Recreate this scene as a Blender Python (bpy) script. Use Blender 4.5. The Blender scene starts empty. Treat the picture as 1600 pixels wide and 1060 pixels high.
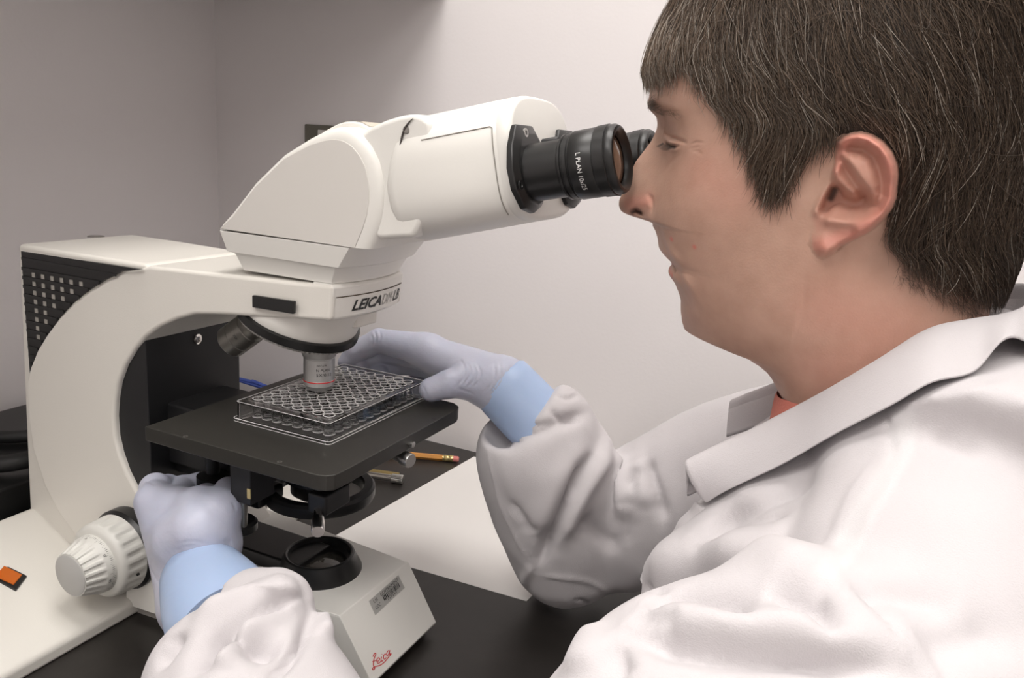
import bpy, bmesh, math, random
import numpy as np
from mathutils import Vector, Matrix
from mathutils.bvhtree import BVHTree
from math import pi, sin, cos, radians

# ------------------------------------------------------------------ camera
# Working unit: millimetres, origin on the microscope stage under the well plate
# (x: microscope back -> front, y: away from the viewer, z: up).  The desk top is
# at z = -185 and stands 750 mm above the floor.
FOC = 1250.0
RC = np.array([[0.900563470669653, 0.4301500526774331, 0.06289966197758096],
               [0.15672628818134673, -0.18629493322753343, -0.9699129179699669],
               [-0.40549020442939165, 0.8833261742039119, -0.23518623275266903]])
CC = np.array([359.5612701627461, -471.69865084175757, 203.35700750499336])
DESK = -185.0
ZOFF = 935.0
YC = -13.0            # symmetry plane of the microscope and of the head

def wm(p):
    p = np.asarray(p, float)
    q = p * 0.001
    q[..., 2] += ZOFF * 0.001
    return q

scene = bpy.context.scene
COL = scene.collection
cam_data = bpy.data.cameras.new('camera')
cam = bpy.data.objects.new('camera', cam_data)
COL.objects.link(cam)
cam_data.sensor_fit = 'HORIZONTAL'
cam_data.sensor_width = 36.0
cam_data.lens = 36.0 * FOC / 1600.0
cam_data.clip_start = 0.01
cam_data.clip_end = 50
m3 = Matrix((RC[0].tolist(), (-RC[1]).tolist(), (-RC[2]).tolist())).transposed()
cam.matrix_world = Matrix.Translation(Vector(wm(CC))) @ m3.to_4x4()
scene.camera = cam

# ------------------------------------------------------------------ light
scene.view_settings.view_transform = 'Standard'
scene.view_settings.look = 'None'
scene.view_settings.gamma = 1.0
scene.view_settings.use_curve_mapping = False
scene.view_settings.exposure = 0.32
world = bpy.data.worlds.new('world')
scene.world = world
world.use_nodes = True
world.node_tree.nodes['Background'].inputs[0].default_value = (0.9, 0.93, 1.0, 1)
world.node_tree.nodes['Background'].inputs[1].default_value = 0.05

def area(name, loc, size, power, color, rot=(0, 0, 0)):
    d = bpy.data.lights.new(name, 'AREA')
    d.shape = 'RECTANGLE'
    d.size, d.size_y = size
    d.energy = power
    d.color = color
    o = bpy.data.objects.new(name, d)
    o.location = wm(loc)
    o.rotation_euler = rot
    COL.objects.link(o)
    return o

CEIL = 1515.0          # ceiling, 2.45 m above the floor
LIGHTS = [  # x, y, sx(m), sy(m), watts : the troffers in the lab ceiling
    (120.0, -1250.0, 1.2, 0.6, 13.0),
    (1500.0, -500.0, 1.2, 0.6, 1.2),
    (-20.0, -90.0, 1.2, 0.6, 13.0),
    (1500.0, -1750.0, 1.2, 0.6, 5.0),
]
for i, (lx, ly, sx, sy, w) in enumerate(LIGHTS):
    area('ceiling_lamp_light', (lx, ly, CEIL - 26), (sx, sy), w, (1.0, 0.965, 0.93))

# ------------------------------------------------------------------ helpers
def ray(u, v):
    return RC.T @ np.array([(u - 800) / FOC, (v - 530) / FOC, 1.0])

def on(ax, val, u, v):
    d = ray(u, v)
    return CC + d * ((val - CC[ax]) / d[ax])

def py(y, pts):
    """pixels -> (x, z) where they meet the upright plane y = const"""
    return [tuple(on(1, y, u, v)[[0, 2]]) for u, v in pts]

def proj(P):
    q = (np.asarray(P, float) - CC) @ RC.T
    return np.stack([800 + FOC * q[..., 0] / q[..., 2], 530 + FOC * q[..., 1] / q[..., 2]], -1)

def nrm(v):
    v = np.asarray(v, float)
    return v / (np.linalg.norm(v) + 1e-12)

def tag(o, label=None, cat=None, group=None, kind=None):
    if label: o['label'] = label
    if cat: o['category'] = cat
    if group: o['group'] = group
    if kind: o['kind'] = kind
    return o

def thing(name, loc, label, cat, group=None):
    o = bpy.data.objects.new(name, None)
    o.empty_display_size = 0.02
    o.location = wm(loc)
    o['root'] = list(wm(loc))
    COL.objects.link(o)
    tag(o, label, cat, group)
    return o

def root_of(o):
    if o is None:
        return np.zeros(3)
    return np.array(o['root'])

def link(name, me, mat, parent=None, loc=None):
    o = bpy.data.objects.new(name, me)
    COL.objects.link(o)
    if mat is not None and len(me.materials) == 0:
        me.materials.append(mat)
    if parent is not None:
        o.parent = parent
        o['root'] = list(root_of(parent))
    else:
        o['root'] = [0.0, 0.0, 0.0]
    if loc is not None:
        o.location = np.asarray(loc) * 0.001
    return o

def mesh(name, V, F, mat, parent=None, smooth=True, angle=35.0, bevel=0, seg=3, sub=0, local=False, base=None):
    """one mesh object from millimetre coordinates"""
    V = np.asarray(V, float)
    if base is not None:          # a top-level mesh with its origin at its base
        W = wm(V) - wm(np.asarray(base, float))
    elif local:
        W = V * 0.001
    else:
        W = wm(V) - root_of(parent)
    me = bpy.data.meshes.new(name)
    me.from_pydata(W.tolist(), [], [list(map(int, f)) for f in F])
    me.update()
    bm = bmesh.new(); bm.from_mesh(me)
    bmesh.ops.recalc_face_normals(bm, faces=bm.faces)
    bm.to_mesh(me); bm.free()
    if smooth:
        me.shade_smooth()
        if angle < 179:
            me.set_sharp_from_angle(angle=radians(angle))
    o = link(name, me, mat, parent)
    if base is not None:
        o.location = wm(np.asarray(base, float))
        o['root'] = list(wm(np.asarray(base, float)))
    if bevel:
        b = o.modifiers.new('bevel', 'BEVEL')
        b.width = bevel * 0.001; b.segments = seg; b.limit_method = 'ANGLE'
        b.angle_limit = radians(28); b.harden_normals = True
    if sub:
        s = o.modifiers.new('sub', 'SUBSURF'); s.levels = sub; s.render_levels = sub
    return o

def grid_faces(nr, nc, closed_c=False, closed_r=False, off=0):
    F = []
    for i in range(nr if closed_r else nr - 1):
        i2 = (i + 1) % nr
        for j in range(nc if closed_c else nc - 1):
            j2 = (j + 1) % nc
            F.append((off + i * nc + j, off + i * nc + j2, off + i2 * nc + j2, off + i2 * nc + j))
    return F

def loft(rings, cap=True):
    """rings: list of (n,3) closed loops -> V, F"""
    n = len(rings[0]); V = np.concatenate([np.asarray(r, float) for r in rings])
    F = grid_faces(len(rings), n, closed_c=True)
    if cap:
        F.append(tuple(range(n - 1, -1, -1)))
        F.append(tuple(range((len(rings) - 1) * n, len(rings) * n)))
    return V, F

def prism(poly, ylo, yhi):
    """side-view polygon (x,z) extruded along y; ylo / yhi numbers or functions of x"""
    fl = ylo if callable(ylo) else (lambda x: ylo)
    fh = yhi if callable(yhi) else (lambda x: yhi)
    n = len(poly)
    V = [(x, fl(x), z) for x, z in poly] + [(x, fh(x), z) for x, z in poly]
    F = [(i, (i + 1) % n, n + (i + 1) % n, n + i) for i in range(n)]
    F += [tuple(range(n - 1, -1, -1)), tuple(range(n, 2 * n))]
    return V, F

def slab(poly, z0, z1):
    """plan polygon (x,y) extruded along z"""
    n = len(poly)
    V = [(x, y, z0) for x, y in poly] + [(x, y, z1) for x, y in poly]
    F = [(i, (i + 1) % n, n + (i + 1) % n, n + i) for i in range(n)]
    F += [tuple(range(n - 1, -1, -1)), tuple(range(n, 2 * n))]
    return V, F

def box(x0, x1, y0, y1, z0, z1):
    return slab([(x0, y0), (x1, y0), (x1, y1), (x0, y1)], z0, z1)

def rrect(x0, x1, y0, y1, r, n=6):
    P = []
    for cx, cy, a0 in ((x1 - r, y1 - r, 0), (x0 + r, y1 - r, 90), (x0 + r, y0 + r, 180), (x1 - r, y0 + r, 270)):
        for k in range(n + 1):
            a = radians(a0 + 90 * k / n)
            P.append((cx + r * cos(a), cy + r * sin(a)))
    return P

def frame(axis):
    a = nrm(axis)
    h = np.array([0, 0, 1.0]) if abs(a[2]) < 0.9 else np.array([1.0, 0, 0])
    u = nrm(np.cross(h, a)); v = np.cross(a, u)
    return a, u, v

def lathe(origin, axis, prof, n=48, mod=None, cap=True):
    """prof: list of (radius, distance along axis); mod(theta, k) scales the radius"""
    a, u, v = frame(axis); o = np.asarray(origin, float)
    rings = []
    for k, (r, h) in enumerate(prof):
        R = []
        for j in range(n):
            t = 2 * pi * j / n
            rr = r * (mod(t, k) if mod else 1.0)
            R.append(o + a * h + (u * cos(t) + v * sin(t)) * rr)
        rings.append(np.array(R))
    return loft(rings, cap)

def tube(path, rad, n=10, cap=True):
    P = np.asarray(path, float)
    if np.isscalar(rad): rad = [rad] * len(P)
    T = np.gradient(P, axis=0)
    a, u, v = frame(T[0]); rings = []
    for k in range(len(P)):
        t = nrm(T[k]); u = nrm(u - t * (u @ t)); v = np.cross(t, u)
        ang = np.arange(n) * 2 * pi / n
        rings.append(P[k] + (np.cos(ang)[:, None] * u + np.sin(ang)[:, None] * v) * rad[k])
    return loft(rings, cap)

def cr(P, m=8):
    """Catmull-Rom through the points"""
    P = np.asarray(P, float); Q = np.vstack([2 * P[0] - P[1], P, 2 * P[-1] - P[-2]]); out = []
    for i in range(1, len(Q) - 2):
        for k in range(m):
            t = k / m
            out.append(0.5 * ((2 * Q[i]) + (-Q[i-1] + Q[i+1]) * t + (2*Q[i-1] - 5*Q[i] + 4*Q[i+1] - Q[i+2]) * t*t
                              + (-Q[i-1] + 3*Q[i] - 3*Q[i+1] + Q[i+2]) * t**3))
    out.append(P[-1]); return np.array(out)

def merge(parts):
    V = []; F = []; n = 0
    for v, f in parts:
        V += [tuple(p) for p in v]; F += [tuple(i + n for i in q) for q in f]; n = len(V)
    return V, F

# ------------------------------------------------------------------ materials
def mat(name, col, rough=0.5, metal=0.0, spec=0.5, bump=0.0, bscale=400.0, var=0.0, vscale=20.0, **kw):
    m = bpy.data.materials.new(name); m.use_nodes = True
    nt = m.node_tree; b = nt.nodes['Principled BSDF']
    b.inputs['Base Color'].default_value = (*col, 1)
    b.inputs['Roughness'].default_value = rough
    b.inputs['Metallic'].default_value = metal
    b.inputs['Specular IOR Level'].default_value = spec
    for k, v in kw.items():
        b.inputs[k.replace('_', ' ')].default_value = v
    tc = nt.nodes.new('ShaderNodeTexCoord')
    if var:
        nz = nt.nodes.new('ShaderNodeTexNoise'); nz.inputs['Scale'].default_value = vscale
        nz.inputs['Detail'].default_value = 5
        nt.links.new(tc.outputs['Object'], nz.inputs['Vector'])
        mr = nt.nodes.new('ShaderNodeMapRange')
        mr.inputs['To Min'].default_value = 1 - var; mr.inputs['To Max'].default_value = 1 + var
        nt.links.new(nz.outputs['Fac'], mr.inputs['Value'])
        mx = nt.nodes.new('ShaderNodeMix'); mx.data_type = 'RGBA'; mx.blend_type = 'MULTIPLY'
        mx.inputs[0].default_value = 1.0; mx.inputs[6].default_value = (*col, 1)
        nt.links.new(mr.outputs['Result'], mx.inputs[7])
        nt.links.new(mx.outputs[2], b.inputs['Base Color'])
    if bump:
        nz = nt.nodes.new('ShaderNodeTexNoise'); nz.inputs['Scale'].default_value = bscale
        nz.inputs['Detail'].default_value = 3
        nt.links.new(tc.outputs['Object'], nz.inputs['Vector'])
        bp = nt.nodes.new('ShaderNodeBump'); bp.inputs['Strength'].default_value = bump
        bp.inputs['Distance'].default_value = 0.001
        nt.links.new(nz.outputs['Fac'], bp.inputs['Height'])
        nt.links.new(bp.outputs['Normal'], b.inputs['Normal'])
    return m

M = dict(
    wall=mat('wall_paint', (0.86, 0.825, 0.825), 0.75, bump=0.12, bscale=260, var=0.02, vscale=3),
    ceiling=mat('ceiling_tile', (0.8, 0.8, 0.78), 0.9, bump=0.2, bscale=300),
    floor=mat('floor_vinyl', (0.42, 0.40, 0.37), 0.5, var=0.08, vscale=12),
    desk=mat('black_desk_laminate', (0.022, 0.019, 0.017), 0.38, var=0.25, vscale=60, bump=0.03, bscale=900),
    cabinet=mat('cabinet_laminate', (0.30, 0.28, 0.26), 0.6),
    white=mat('cream_enamel', (0.76, 0.735, 0.68), 0.38, bump=0.10, bscale=1100),
    white2=mat('cream_enamel_smooth', (0.80, 0.785, 0.74), 0.34, bump=0.03, bscale=900),
    facecover=mat('grey_cream_cover', (0.70, 0.675, 0.635), 0.5, bump=0.03, bscale=900),
    beige=mat('beige_inlay', (0.60, 0.54, 0.45), 0.5),
    knob=mat('grey_knob_plastic', (0.66, 0.65, 0.61), 0.42),
    knobend=mat('grey_knob_end', (0.47, 0.465, 0.45), 0.5),
    black=mat('black_anodised', (0.009, 0.009, 0.010), 0.45, bump=0.05, bscale=1500),
    stage=mat('stage_anodised', (0.024, 0.0225, 0.019), 0.40, bump=0.06, bscale=1800),
    blackp=mat('black_plastic', (0.009, 0.009, 0.009), 0.36),
    rubber=mat('black_rubber', (0.018, 0.018, 0.018), 0.6),
    chrome=mat('chrome', (0.75, 0.73, 0.70), 0.18, metal=1.0),
    steel=mat('brushed_steel', (0.50, 0.49, 0.47), 0.32, metal=1.0),
    objmetal=mat('satin_objective_metal', (0.50, 0.50, 0.49), 0.42, metal=0.75),
    dkmetal=mat('dark_objective_metal', (0.25, 0.24, 0.22), 0.38, metal=0.8),
    gold=mat('brass', (0.75, 0.60, 0.28), 0.3, metal=1.0),
    red=mat('red_print', (0.62, 0.025, 0.03), 0.5),
    ink=mat('black_print', (0.02, 0.02, 0.02), 0.6),
    inkgrey=mat('grey_print', (0.40, 0.39, 0.37), 0.5),
    whiteprint=mat('white_print', (0.8, 0.8, 0.78), 0.6),
    sticker=mat('silver_sticker', (0.52, 0.515, 0.49), 0.38, metal=0.25),
    paper=mat('white_paper', (0.84, 0.815, 0.79), 0.8, bump=0.04, bscale=700),
    pencil=mat('pencil_paint', (0.62, 0.27, 0.05), 0.3),
    eraser=mat('pink_eraser', (0.66, 0.22, 0.20), 0.8),
    bluecable=mat('blue_cable', (0.08, 0.14, 0.55), 0.45),
    ventpale=mat('vent_hole_light', (0.42, 0.40, 0.36), 0.5),  # pale colour painted for light showing through the vent holes
)
def glass(name, col=(1, 1, 1), rough=0.02, ior=1.45):
    m = bpy.data.materials.new(name); m.use_nodes = True
    b = m.node_tree.nodes['Principled BSDF']
    b.inputs['Base Color'].default_value = (*col, 1); b.inputs['Roughness'].default_value = rough
    b.inputs['Transmission Weight'].default_value = 1.0; b.inputs['IOR'].default_value = ior
    return m
M['plate'] = glass('clear_polystyrene', (0.98, 0.98, 0.98), 0.03, 1.45)
M['platewell'] = glass('clear_polystyrene_well', (1.0, 1.0, 1.0), 0.05, 1.30)
M['platerim_glint'] = mat('painted_rim_glint', (0.82, 0.81, 0.80), 0.25)  # opaque pale colour painted for bright refractions in the clear plastic
M['lens'] = glass('lens_glass', (0.75, 0.62, 0.50), 0.0, 1.5)
M['amber'] = mat('amber_switch', (0.42, 0.09, 0.01), 0.25, Emission_Color=(0.9, 0.22, 0.02, 1), Emission_Strength=0.12)
M['troffer'] = mat('lamp_diffuser', (0.9, 0.9, 0.9), 0.6, Emission_Color=(1.0, 0.965, 0.93, 1), Emission_Strength=1.5)
# ------------------------------------------------------------------ room
WY = 397.0; WX = -515.0
def struct(name, V, F, m, **k):
    o = mesh(name, V, F, m, smooth=False, **k); o['kind'] = 'structure'; return o
FLOOR = -935.0
struct('floor', *box(WX - 100, 3000, -2600, WY + 100, FLOOR - 60, FLOOR), M['floor'])
struct('ceiling', *box(WX - 100, 3000, -2600, WY + 100, CEIL, CEIL + 60), M['ceiling'])
struct('wall_back', *box(WX - 100, 3000, WY, WY + 100, FLOOR, CEIL), M['wall'])
struct('wall_left', *box(WX - 100, WX, -2600, WY, FLOOR, CEIL), M['wall'])
struct('wall_right', *box(3000, 3100, -2600, WY + 100, FLOOR, CEIL), M['wall'])
struct('wall_front', *box(WX - 100, 3100, -2700, -2600, FLOOR, CEIL), M['wall'])
for i, (lx, ly, sx, sy, w) in enumerate(LIGHTS):
    t = thing('ceiling_lamp', (lx, ly, CEIL), 'recessed white fluorescent ceiling panel ' +
              ['behind the viewer', 'to the right of the seated person', 'above the microscope', 'in the far corner behind the viewer'][i], 'lamp')
    hx, hy = sx * 500, sy * 500
    mesh('frame', *merge([box(lx - hx - 25, lx + hx + 25, ly - hy - 25, ly - hy, CEIL - 30, CEIL),
                          box(lx - hx - 25, lx + hx + 25, ly + hy, ly + hy + 25, CEIL - 30, CEIL),
                          box(lx - hx - 25, lx - hx, ly - hy, ly + hy, CEIL - 30, CEIL),
                          box(lx + hx, lx + hx + 25, ly - hy, ly + hy, CEIL - 30, CEIL)]), M['white2'], t, smooth=False)
    mesh('diffuser', *box(lx - hx, lx + hx, ly - hy, ly + hy, CEIL - 12, CEIL), M['troffer'], t, smooth=False)
# overhead wall cabinet above the corner, out of the picture: it shades the corner of the room
CABZ = 376.0
cab = thing('wall_cabinet', (-330, WY, CABZ), 'grey laminate wall cabinet hung on the back wall above the microscope', 'cabinet')
mesh('body', *box(WX + 0.5, -150, WY - 330, WY - 0.5, CABZ, CABZ + 700), M['cabinet'], cab, smooth=False)
for k in range(2):
    dx0 = WX + 4 + k * 181
    d = mesh('door', *box(dx0, dx0 + 176, WY - 350, WY - 330, CABZ + 4, CABZ + 696), M['cabinet'], cab, smooth=False)
    hx = dx0 + (156 if k == 0 else 20)
    mesh('handle', *tube([(hx, WY - 350, CABZ + 60), (hx, WY - 372, CABZ + 60), (hx, WY - 372, CABZ + 160), (hx, WY - 350, CABZ + 160)], 4), M['steel'], d)

CABZ = 350.0  # second cabinet, added out of view to darken the upper left wall
cab = thing('wall_cabinet', (WX, -280, CABZ), 'added grey wall cabinet out of view, shading the left wall', 'cabinet')
mesh('body', *box(WX + 0.5, WX + 330, -620, WY - 352, CABZ, CABZ + 700), M['cabinet'], cab, smooth=False)
for k in range(2):
    dy0 = -616 + k * 330
    d = mesh('door', *box(WX + 330, WX + 350, dy0, dy0 + 325, CABZ + 4, CABZ + 696), M['cabinet'], cab, smooth=False)
    hy = dy0 + (300 if k == 0 else 25)
    mesh('handle', *tube([(WX + 350, hy, CABZ + 60), (WX + 372, hy, CABZ + 60), (WX + 372, hy, CABZ + 160), (WX + 350, hy, CABZ + 160)], 4), M['steel'], d)

# ------------------------------------------------------------------ desk
desk = thing('desk', (-100, 0, FLOOR), 'black laminate desk carrying the microscope and the sheet of paper', 'desk')
mesh('desk_top', *box(WX + 1, 318, -1000, WY - 1, DESK - 30, DESK), M['desk'], desk, bevel=1.5, smooth=False)
for x in (WX + 30, 230):
    for y in (-960, WY - 70):
        mesh('leg', *box(x, x + 45, y, y + 45, FLOOR, DESK - 30), M['steel'], desk, smooth=False)
mesh('apron', *box(WX + 30, 275, WY - 60, WY - 40, DESK - 130, DESK - 30), M['cabinet'], desk, smooth=False)

# electrical box on the back wall behind the microscope head
a = on(1, WY - 3, 477, 194); b2 = on(1, WY - 3, 560, 232)
ob = thing('wall_outlet', (a[0], WY, a[2]), 'dark grey outlet plate on the wall behind the microscope head', 'outlet')
mesh('cover_plate', *box(a[0], a[0] + 72, WY - 5, WY, a[2] - 115, a[2]), M['cabinet'], ob, bevel=1.5, smooth=False)
ob.children[0].data.materials[0] = mat('dark_outlet', (0.16, 0.15, 0.12), 0.5)
for k in range(2):
    zc = a[2] - 18 - 50 * k
    mesh('socket', *box(a[0] + 24, a[0] + 56, WY - 8, WY - 4, zc - 16, zc + 12), M['white2'], ob, bevel=1, smooth=False)

# paper: one letter-size sheet on the desk
PAPER = [np.array(p, float) for p in ((-92, 103, 0), (122, 112, 0), (140, 388, 0), (-74, 380, 0))]
def paper(name, cs, z, label):
    N = 12; V = []
    for i in range(N + 1):
        for j in range(N + 1):
            s, t = i / N, j / N
            q = cs[0] * (1 - s) * (1 - t) + cs[1] * s * (1 - t) + cs[2] * s * t + cs[3] * (1 - s) * t
            V.append((q[0], q[1], z + 0.25))
    nn = (N + 1) ** 2
    V2 = V + [(x, y, zz - 0.2) for x, y, zz in V]
    F = grid_faces(N + 1, N + 1); F = F + [tuple(nn + i for i in reversed(f)) for f in F]
    rim = [i for i in range(N)] + [i * (N + 1) + N for i in range(N)] + [N * (N + 1) + N - i for i in range(N)] + [(N - i) * (N + 1) for i in range(N)]
    for k in range(len(rim)):
        a_, b_ = rim[k], rim[(k + 1) % len(rim)]
        F.append((a_, b_, nn + b_, nn + a_))
    o = mesh(name, V2, F, M['paper'], base=(cs[0][0], cs[0][1], z))
    return tag(o, label, 'paper')

paper('paper_sheet', PAPER, DESK, 'blank white sheet of paper lying on the black desk')
# pencil
def hexrod(p0, p1, r, n=6):
    p0, p1 = np.asarray(p0, float), np.asarray(p1, float)
    return lathe(p0, p1 - p0, [(r, 0), (r, np.linalg.norm(p1 - p0))], n)
pe = np.array([-84.0, 352.0, DESK + 4.0]); pdv = nrm((-53, -21, 0))
t = thing('pencil', (pe[0], pe[1], DESK), 'orange wooden pencil with pink eraser lying on the desk', 'pencil')
mesh('barrel', *hexrod(pe - pdv * -16, pe + pdv * 168, 3.9), M['pencil'], t, angle=30)
mesh('tip', *lathe(pe + pdv * 168, pdv, [(3.9, 0), (0.9, 16), (0.1, 20)], 12), mat('pencil_wood', (0.6, 0.4, 0.2), 0.7), t)
mesh('ferrule', *lathe(pe + pdv * 4, pdv, [(4.0, 0), (4.0, 2), (4.4, 2.5), (4.0, 3.2), (4.4, 4), (4.0, 5), (4.0, 8), (4.4, 8.6), (4.0, 9.2), (4.4, 10), (4.0, 11), (4.0, 13)], 20), M['gold'], t)
mesh('eraser', *lathe(pe - pdv * 3, pdv, [(2.6, 0), (3.4, 0.8), (3.6, 2), (3.6, 8)], 16), M['eraser'], t)
# metal pen behind the condenser
q0 = on(2, DESK + 5, 574, 742); q1 = on(2, DESK + 5, 630, 750); ax = nrm((q1 - q0) * (1, 1, 0))
t = thing('metal_pen', (q1[0], q1[1], DESK), 'brass and steel pen with knurled cap on the desk behind the condenser', 'pen')
q1 = np.array([q1[0], q1[1], DESK + 5.2])
mesh('barrel', *lathe(q1 - ax * 115, ax, [(0.6, 0), (1.4, 4), (4.0, 14), (4.2, 101)], 20), M['chrome'], t)
mesh('clip', *hexrod(q1 + (0, 3.5, 4.2) - ax * 62, q1 + (0, 3.5, 4.2) - ax * 7, 2.0, 8), M['gold'], t)
mesh('knurled_cap', *lathe(q1 - ax * 14, ax, [(3, 0), (5.1, 0.6), (5.1, 13), (4.4, 14)], 36, mod=lambda th, k: 1 + 0.05 * (1 if int(th * 36 / (2 * pi) + .01) % 2 else -1)), M['steel'], t, smooth=False)
# blue cable rising behind the stage, black cables at the back left of the desk
bc = [(-420, 330, DESK + 2.6), (-370, 345, DESK + 3), (-330, 352, DESK + 16), (-300, 355, DESK + 30)] + [tuple(on(1, 356, *q)) for q in ((372, 594), (393, 597), (412, 603))] + [(-215, 355, DESK + 12), (-240, 345, DESK + 3), (-300, 320, DESK + 2.6), (-330, 290, DESK + 2.6)]
o = mesh('blue_cable', *tube(cr(bc, 8), 2.6, 10), M['bluecable'], base=(-300, 340, DESK)); tag(o, 'thin blue cable arching up behind the stage near the wall', 'cable')
cabs = [([(-480, -60, DESK + 82), (-420, -62, DESK + 80), (-360, -60, DESK + 79), (-325, -50, DESK + 81), (-315, -10, DESK + 82), (-325, 60, DESK + 80), (-360, 100, DESK + 80)], 8, 'thick black cable, uppermost of the bundle behind the microscope'),
        ([(-480, -130, DESK + 79), (-400, -120, DESK + 78.5), (-340, -100, DESK + 79), (-318, -90, DESK + 79)], 7.5, 'thick black cable nearest the rear foot of the microscope'),
        ([(-470, -30, DESK + 77), (-420, -20, DESK + 77), (-380, 10, DESK + 77), (-370, 60, DESK + 77)], 6.5, 'thinner black cable lying on the power supply box')]
for pth, r, lab in cabs:
    o = mesh('power_cable', *tube(cr(pth, 8), r, 12), M['rubber'], base=(pth[-1][0], pth[-1][1], DESK + 70))
    tag(o, lab, 'cable', 'black cables behind the microscope')
# black power supply box behind the column
t = thing('power_supply', (-395, -40, DESK), 'black power supply box on the desk behind the microscope', 'power supply')
mesh('case', *slab(rrect(-490, -300, -210, 125, 6), DESK, DESK + 70), M['blackp'], t, bevel=2)
mesh('label_plate', *box(-440, -340, -210.8, -209.8, DESK + 18, DESK + 50), M['rubber'], t, smooth=False)
# ------------------------------------------------------------------ microscope
mic = thing('microscope', (-100, YC, DESK), 'cream upright laboratory microscope with black stage and angled eyepieces', 'microscope')
def mp(name, VF, m, parent=None, **k):
    return mesh(name, VF[0], VF[1], m, parent if parent is not None else mic, **k)
def hw(x):                                   # half width of arm and housing
    return 57.5 - 16.0 * (x + 262) / 299.0
# lamp housing at the back
house = [(-262, 103), (-198, 103), (-125, 103), (-120, 98), (-118, 84), (-160, 62), (-195, 20), (-205, -30), (-200, -150), (-277, -150), (-276, -128)]
hb = mp('lamp_housing', prism(house, lambda x: YC - min(53.5, hw(x) - .8), lambda x: YC + min(53.5, hw(x) - .8)), M['white'], bevel=4)
# C-shaped arm
arc = [(-120, 102), (-143.3, 95.2), (-162.2, 86.5), (-182, 75.4), (-200.4, 62.6), (-216.6, 49), (-231, 34.6), (-243.4, 19.6), (-253.2, 3.4), (-258.7, -9), (-261, -38), (-259, -68), (-256, -77), (-248, -100), (-233.5, -121), (-212, -141), (-205, -150)]
inner = [(-90, -150), (-98, -128), (-120, -108), (-138.4, -88), (-145, -78), (-153.3, -66), (-159.5, -52), (-163, -38), (-163.3, -22), (-161.2, -8), (-157, 7), (-149.2, 22), (-137.6, 37), (-126.5, 48), (-112, 58), (-95, 66), (-79, 71.5), (-56, 74.5), (36, 83)]
arm_poly = arc + inner + [(38, 107.5), (10, 106), (-60, 104)]
arm = mp('arm', prism(arm_poly, lambda x: YC - hw(x) - 0.6, lambda x: YC + hw(x) + 0.6), M['white'], bevel=3.0, seg=4)
# bowed nose of the arm that carries the maker's plate
def nose_ring(z, xf, h, bow=7.0, xb=20.0, n=17):
    P = []
    for k in range(n):
        s = -1 + 2 * k / (n - 1)
        P.append((xf + bow * (1 - s * s), YC + h * s, z))
    P += [(xb, YC + h, z), (xb, YC - h, z)]
    return np.array(P)
mp('arm_nose', loft([nose_ring(82.5, 33, 41.2), nose_ring(84, 34.5, 41.6), nose_ring(105.5, 37.5, 41.4), nose_ring(107.5, 35.5, 40.5)]), M['white2'], bevel=1.2)
# recessed name plate with lettering on the bowed front
def on_nose(s, t, off=0.0):
    """s in -1..1 across (near->far), t in 0..1 bottom->top"""
    z = 84 + 21.5 * t; xf = 34.5 + 3.0 * t
    return np.array([xf + 7 * (1 - s * s) + off, YC + 41.5 * s, z])
V = []; NS = 24
for i in range(NS + 1):
    s = -0.93 + 1.9 * i / NS
    for t in (0.04, 0.66): V.append(on_nose(min(s, .97), t, 0.25))
mp('name_plate', (V, [(2*i, 2*i+2, 2*i+3, 2*i+1) for i in range(NS)]), M['white2'])
V = []
for i in range(NS + 1):
    s = -0.93 + 1.9 * i / NS
    for t in (0.665, 0.70): V.append(on_nose(min(s, .97), t, 0.35))
mp('plate_groove', (V, [(2*i, 2*i+2, 2*i+3, 2*i+1) for i in range(NS)]), mat('groove_brown', (0.10, 0.075, 0.05), 0.7))

def text_verts(body, size=1.0, shear=0.0, bold=0.0, space=1.0):
    c = bpy.data.curves.new('text', 'FONT'); c.body = body; c.size = size; c.shear = shear; c.offset = bold
    c.space_character = space; c.resolution_u = 3
    o = bpy.data.objects.new('text', c); COL.objects.link(o)
    dg = bpy.context.evaluated_depsgraph_get(); me = bpy.data.meshes.new_from_object(o.evaluated_get(dg))
    bm = bmesh.new(); bm.from_mesh(me)
    bmesh.ops.triangulate(bm, faces=bm.faces); 
    for _ in range(1):
        bmesh.ops.subdivide_edges(bm, edges=[e for e in bm.edges if e.calc_length() > size * .25], cuts=2)
    bmesh.ops.triangulate(bm, faces=bm.faces)
    V = np.array([v.co[:] for v in bm.verts]); F = [tuple(v.index for v in f.verts) for f in bm.faces]; bm.free()
    bpy.data.objects.remove(o); bpy.data.curves.remove(c); bpy.data.meshes.remove(me)
    return V, F
def lettering(name, body, mapf, m, parent=None, **k):
    """mapf(x, y) places the unit-size text (x from 0, cap height ~0.7) in the scene"""
    V, F = text_verts(body, **k)
    V = V - [V[:, 0].min(), V[:, 1].min(), 0]
    w, h = V[:, 0].max(), V[:, 1].max()
    return mp(name, ([mapf(x / w, y / h) for x, y, _ in V], F), m, parent, smooth=False)
lettering('lettering', 'LEICA', lambda a, b: on_nose(-0.60 + 0.74 * a, 0.17 + 0.36 * b, 0.6), M['ink'], shear=0.35, bold=0.03)
lettering('lettering', 'DM', lambda a, b: on_nose(0.17 + 0.38 * a, 0.17 + 0.36 * b, 0.6), M['inkgrey'], shear=0.35)
lettering('lettering', 'LB', lambda a, b: on_nose(0.58 + 0.30 * a, 0.17 + 0.36 * b, 0.6), M['ink'], shear=0.35, bold=0.015)
# black slot on the arm's near side
mp('arm_slot', prism([(-24.8, 84.8), (10.6, 85.2), (11, 93.8), (-24.8, 93.2)], YC - 49, YC - 46.0), M['blackp'], bevel=0.6)
for o_ in (mic.children[-1],):
    pass
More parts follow.
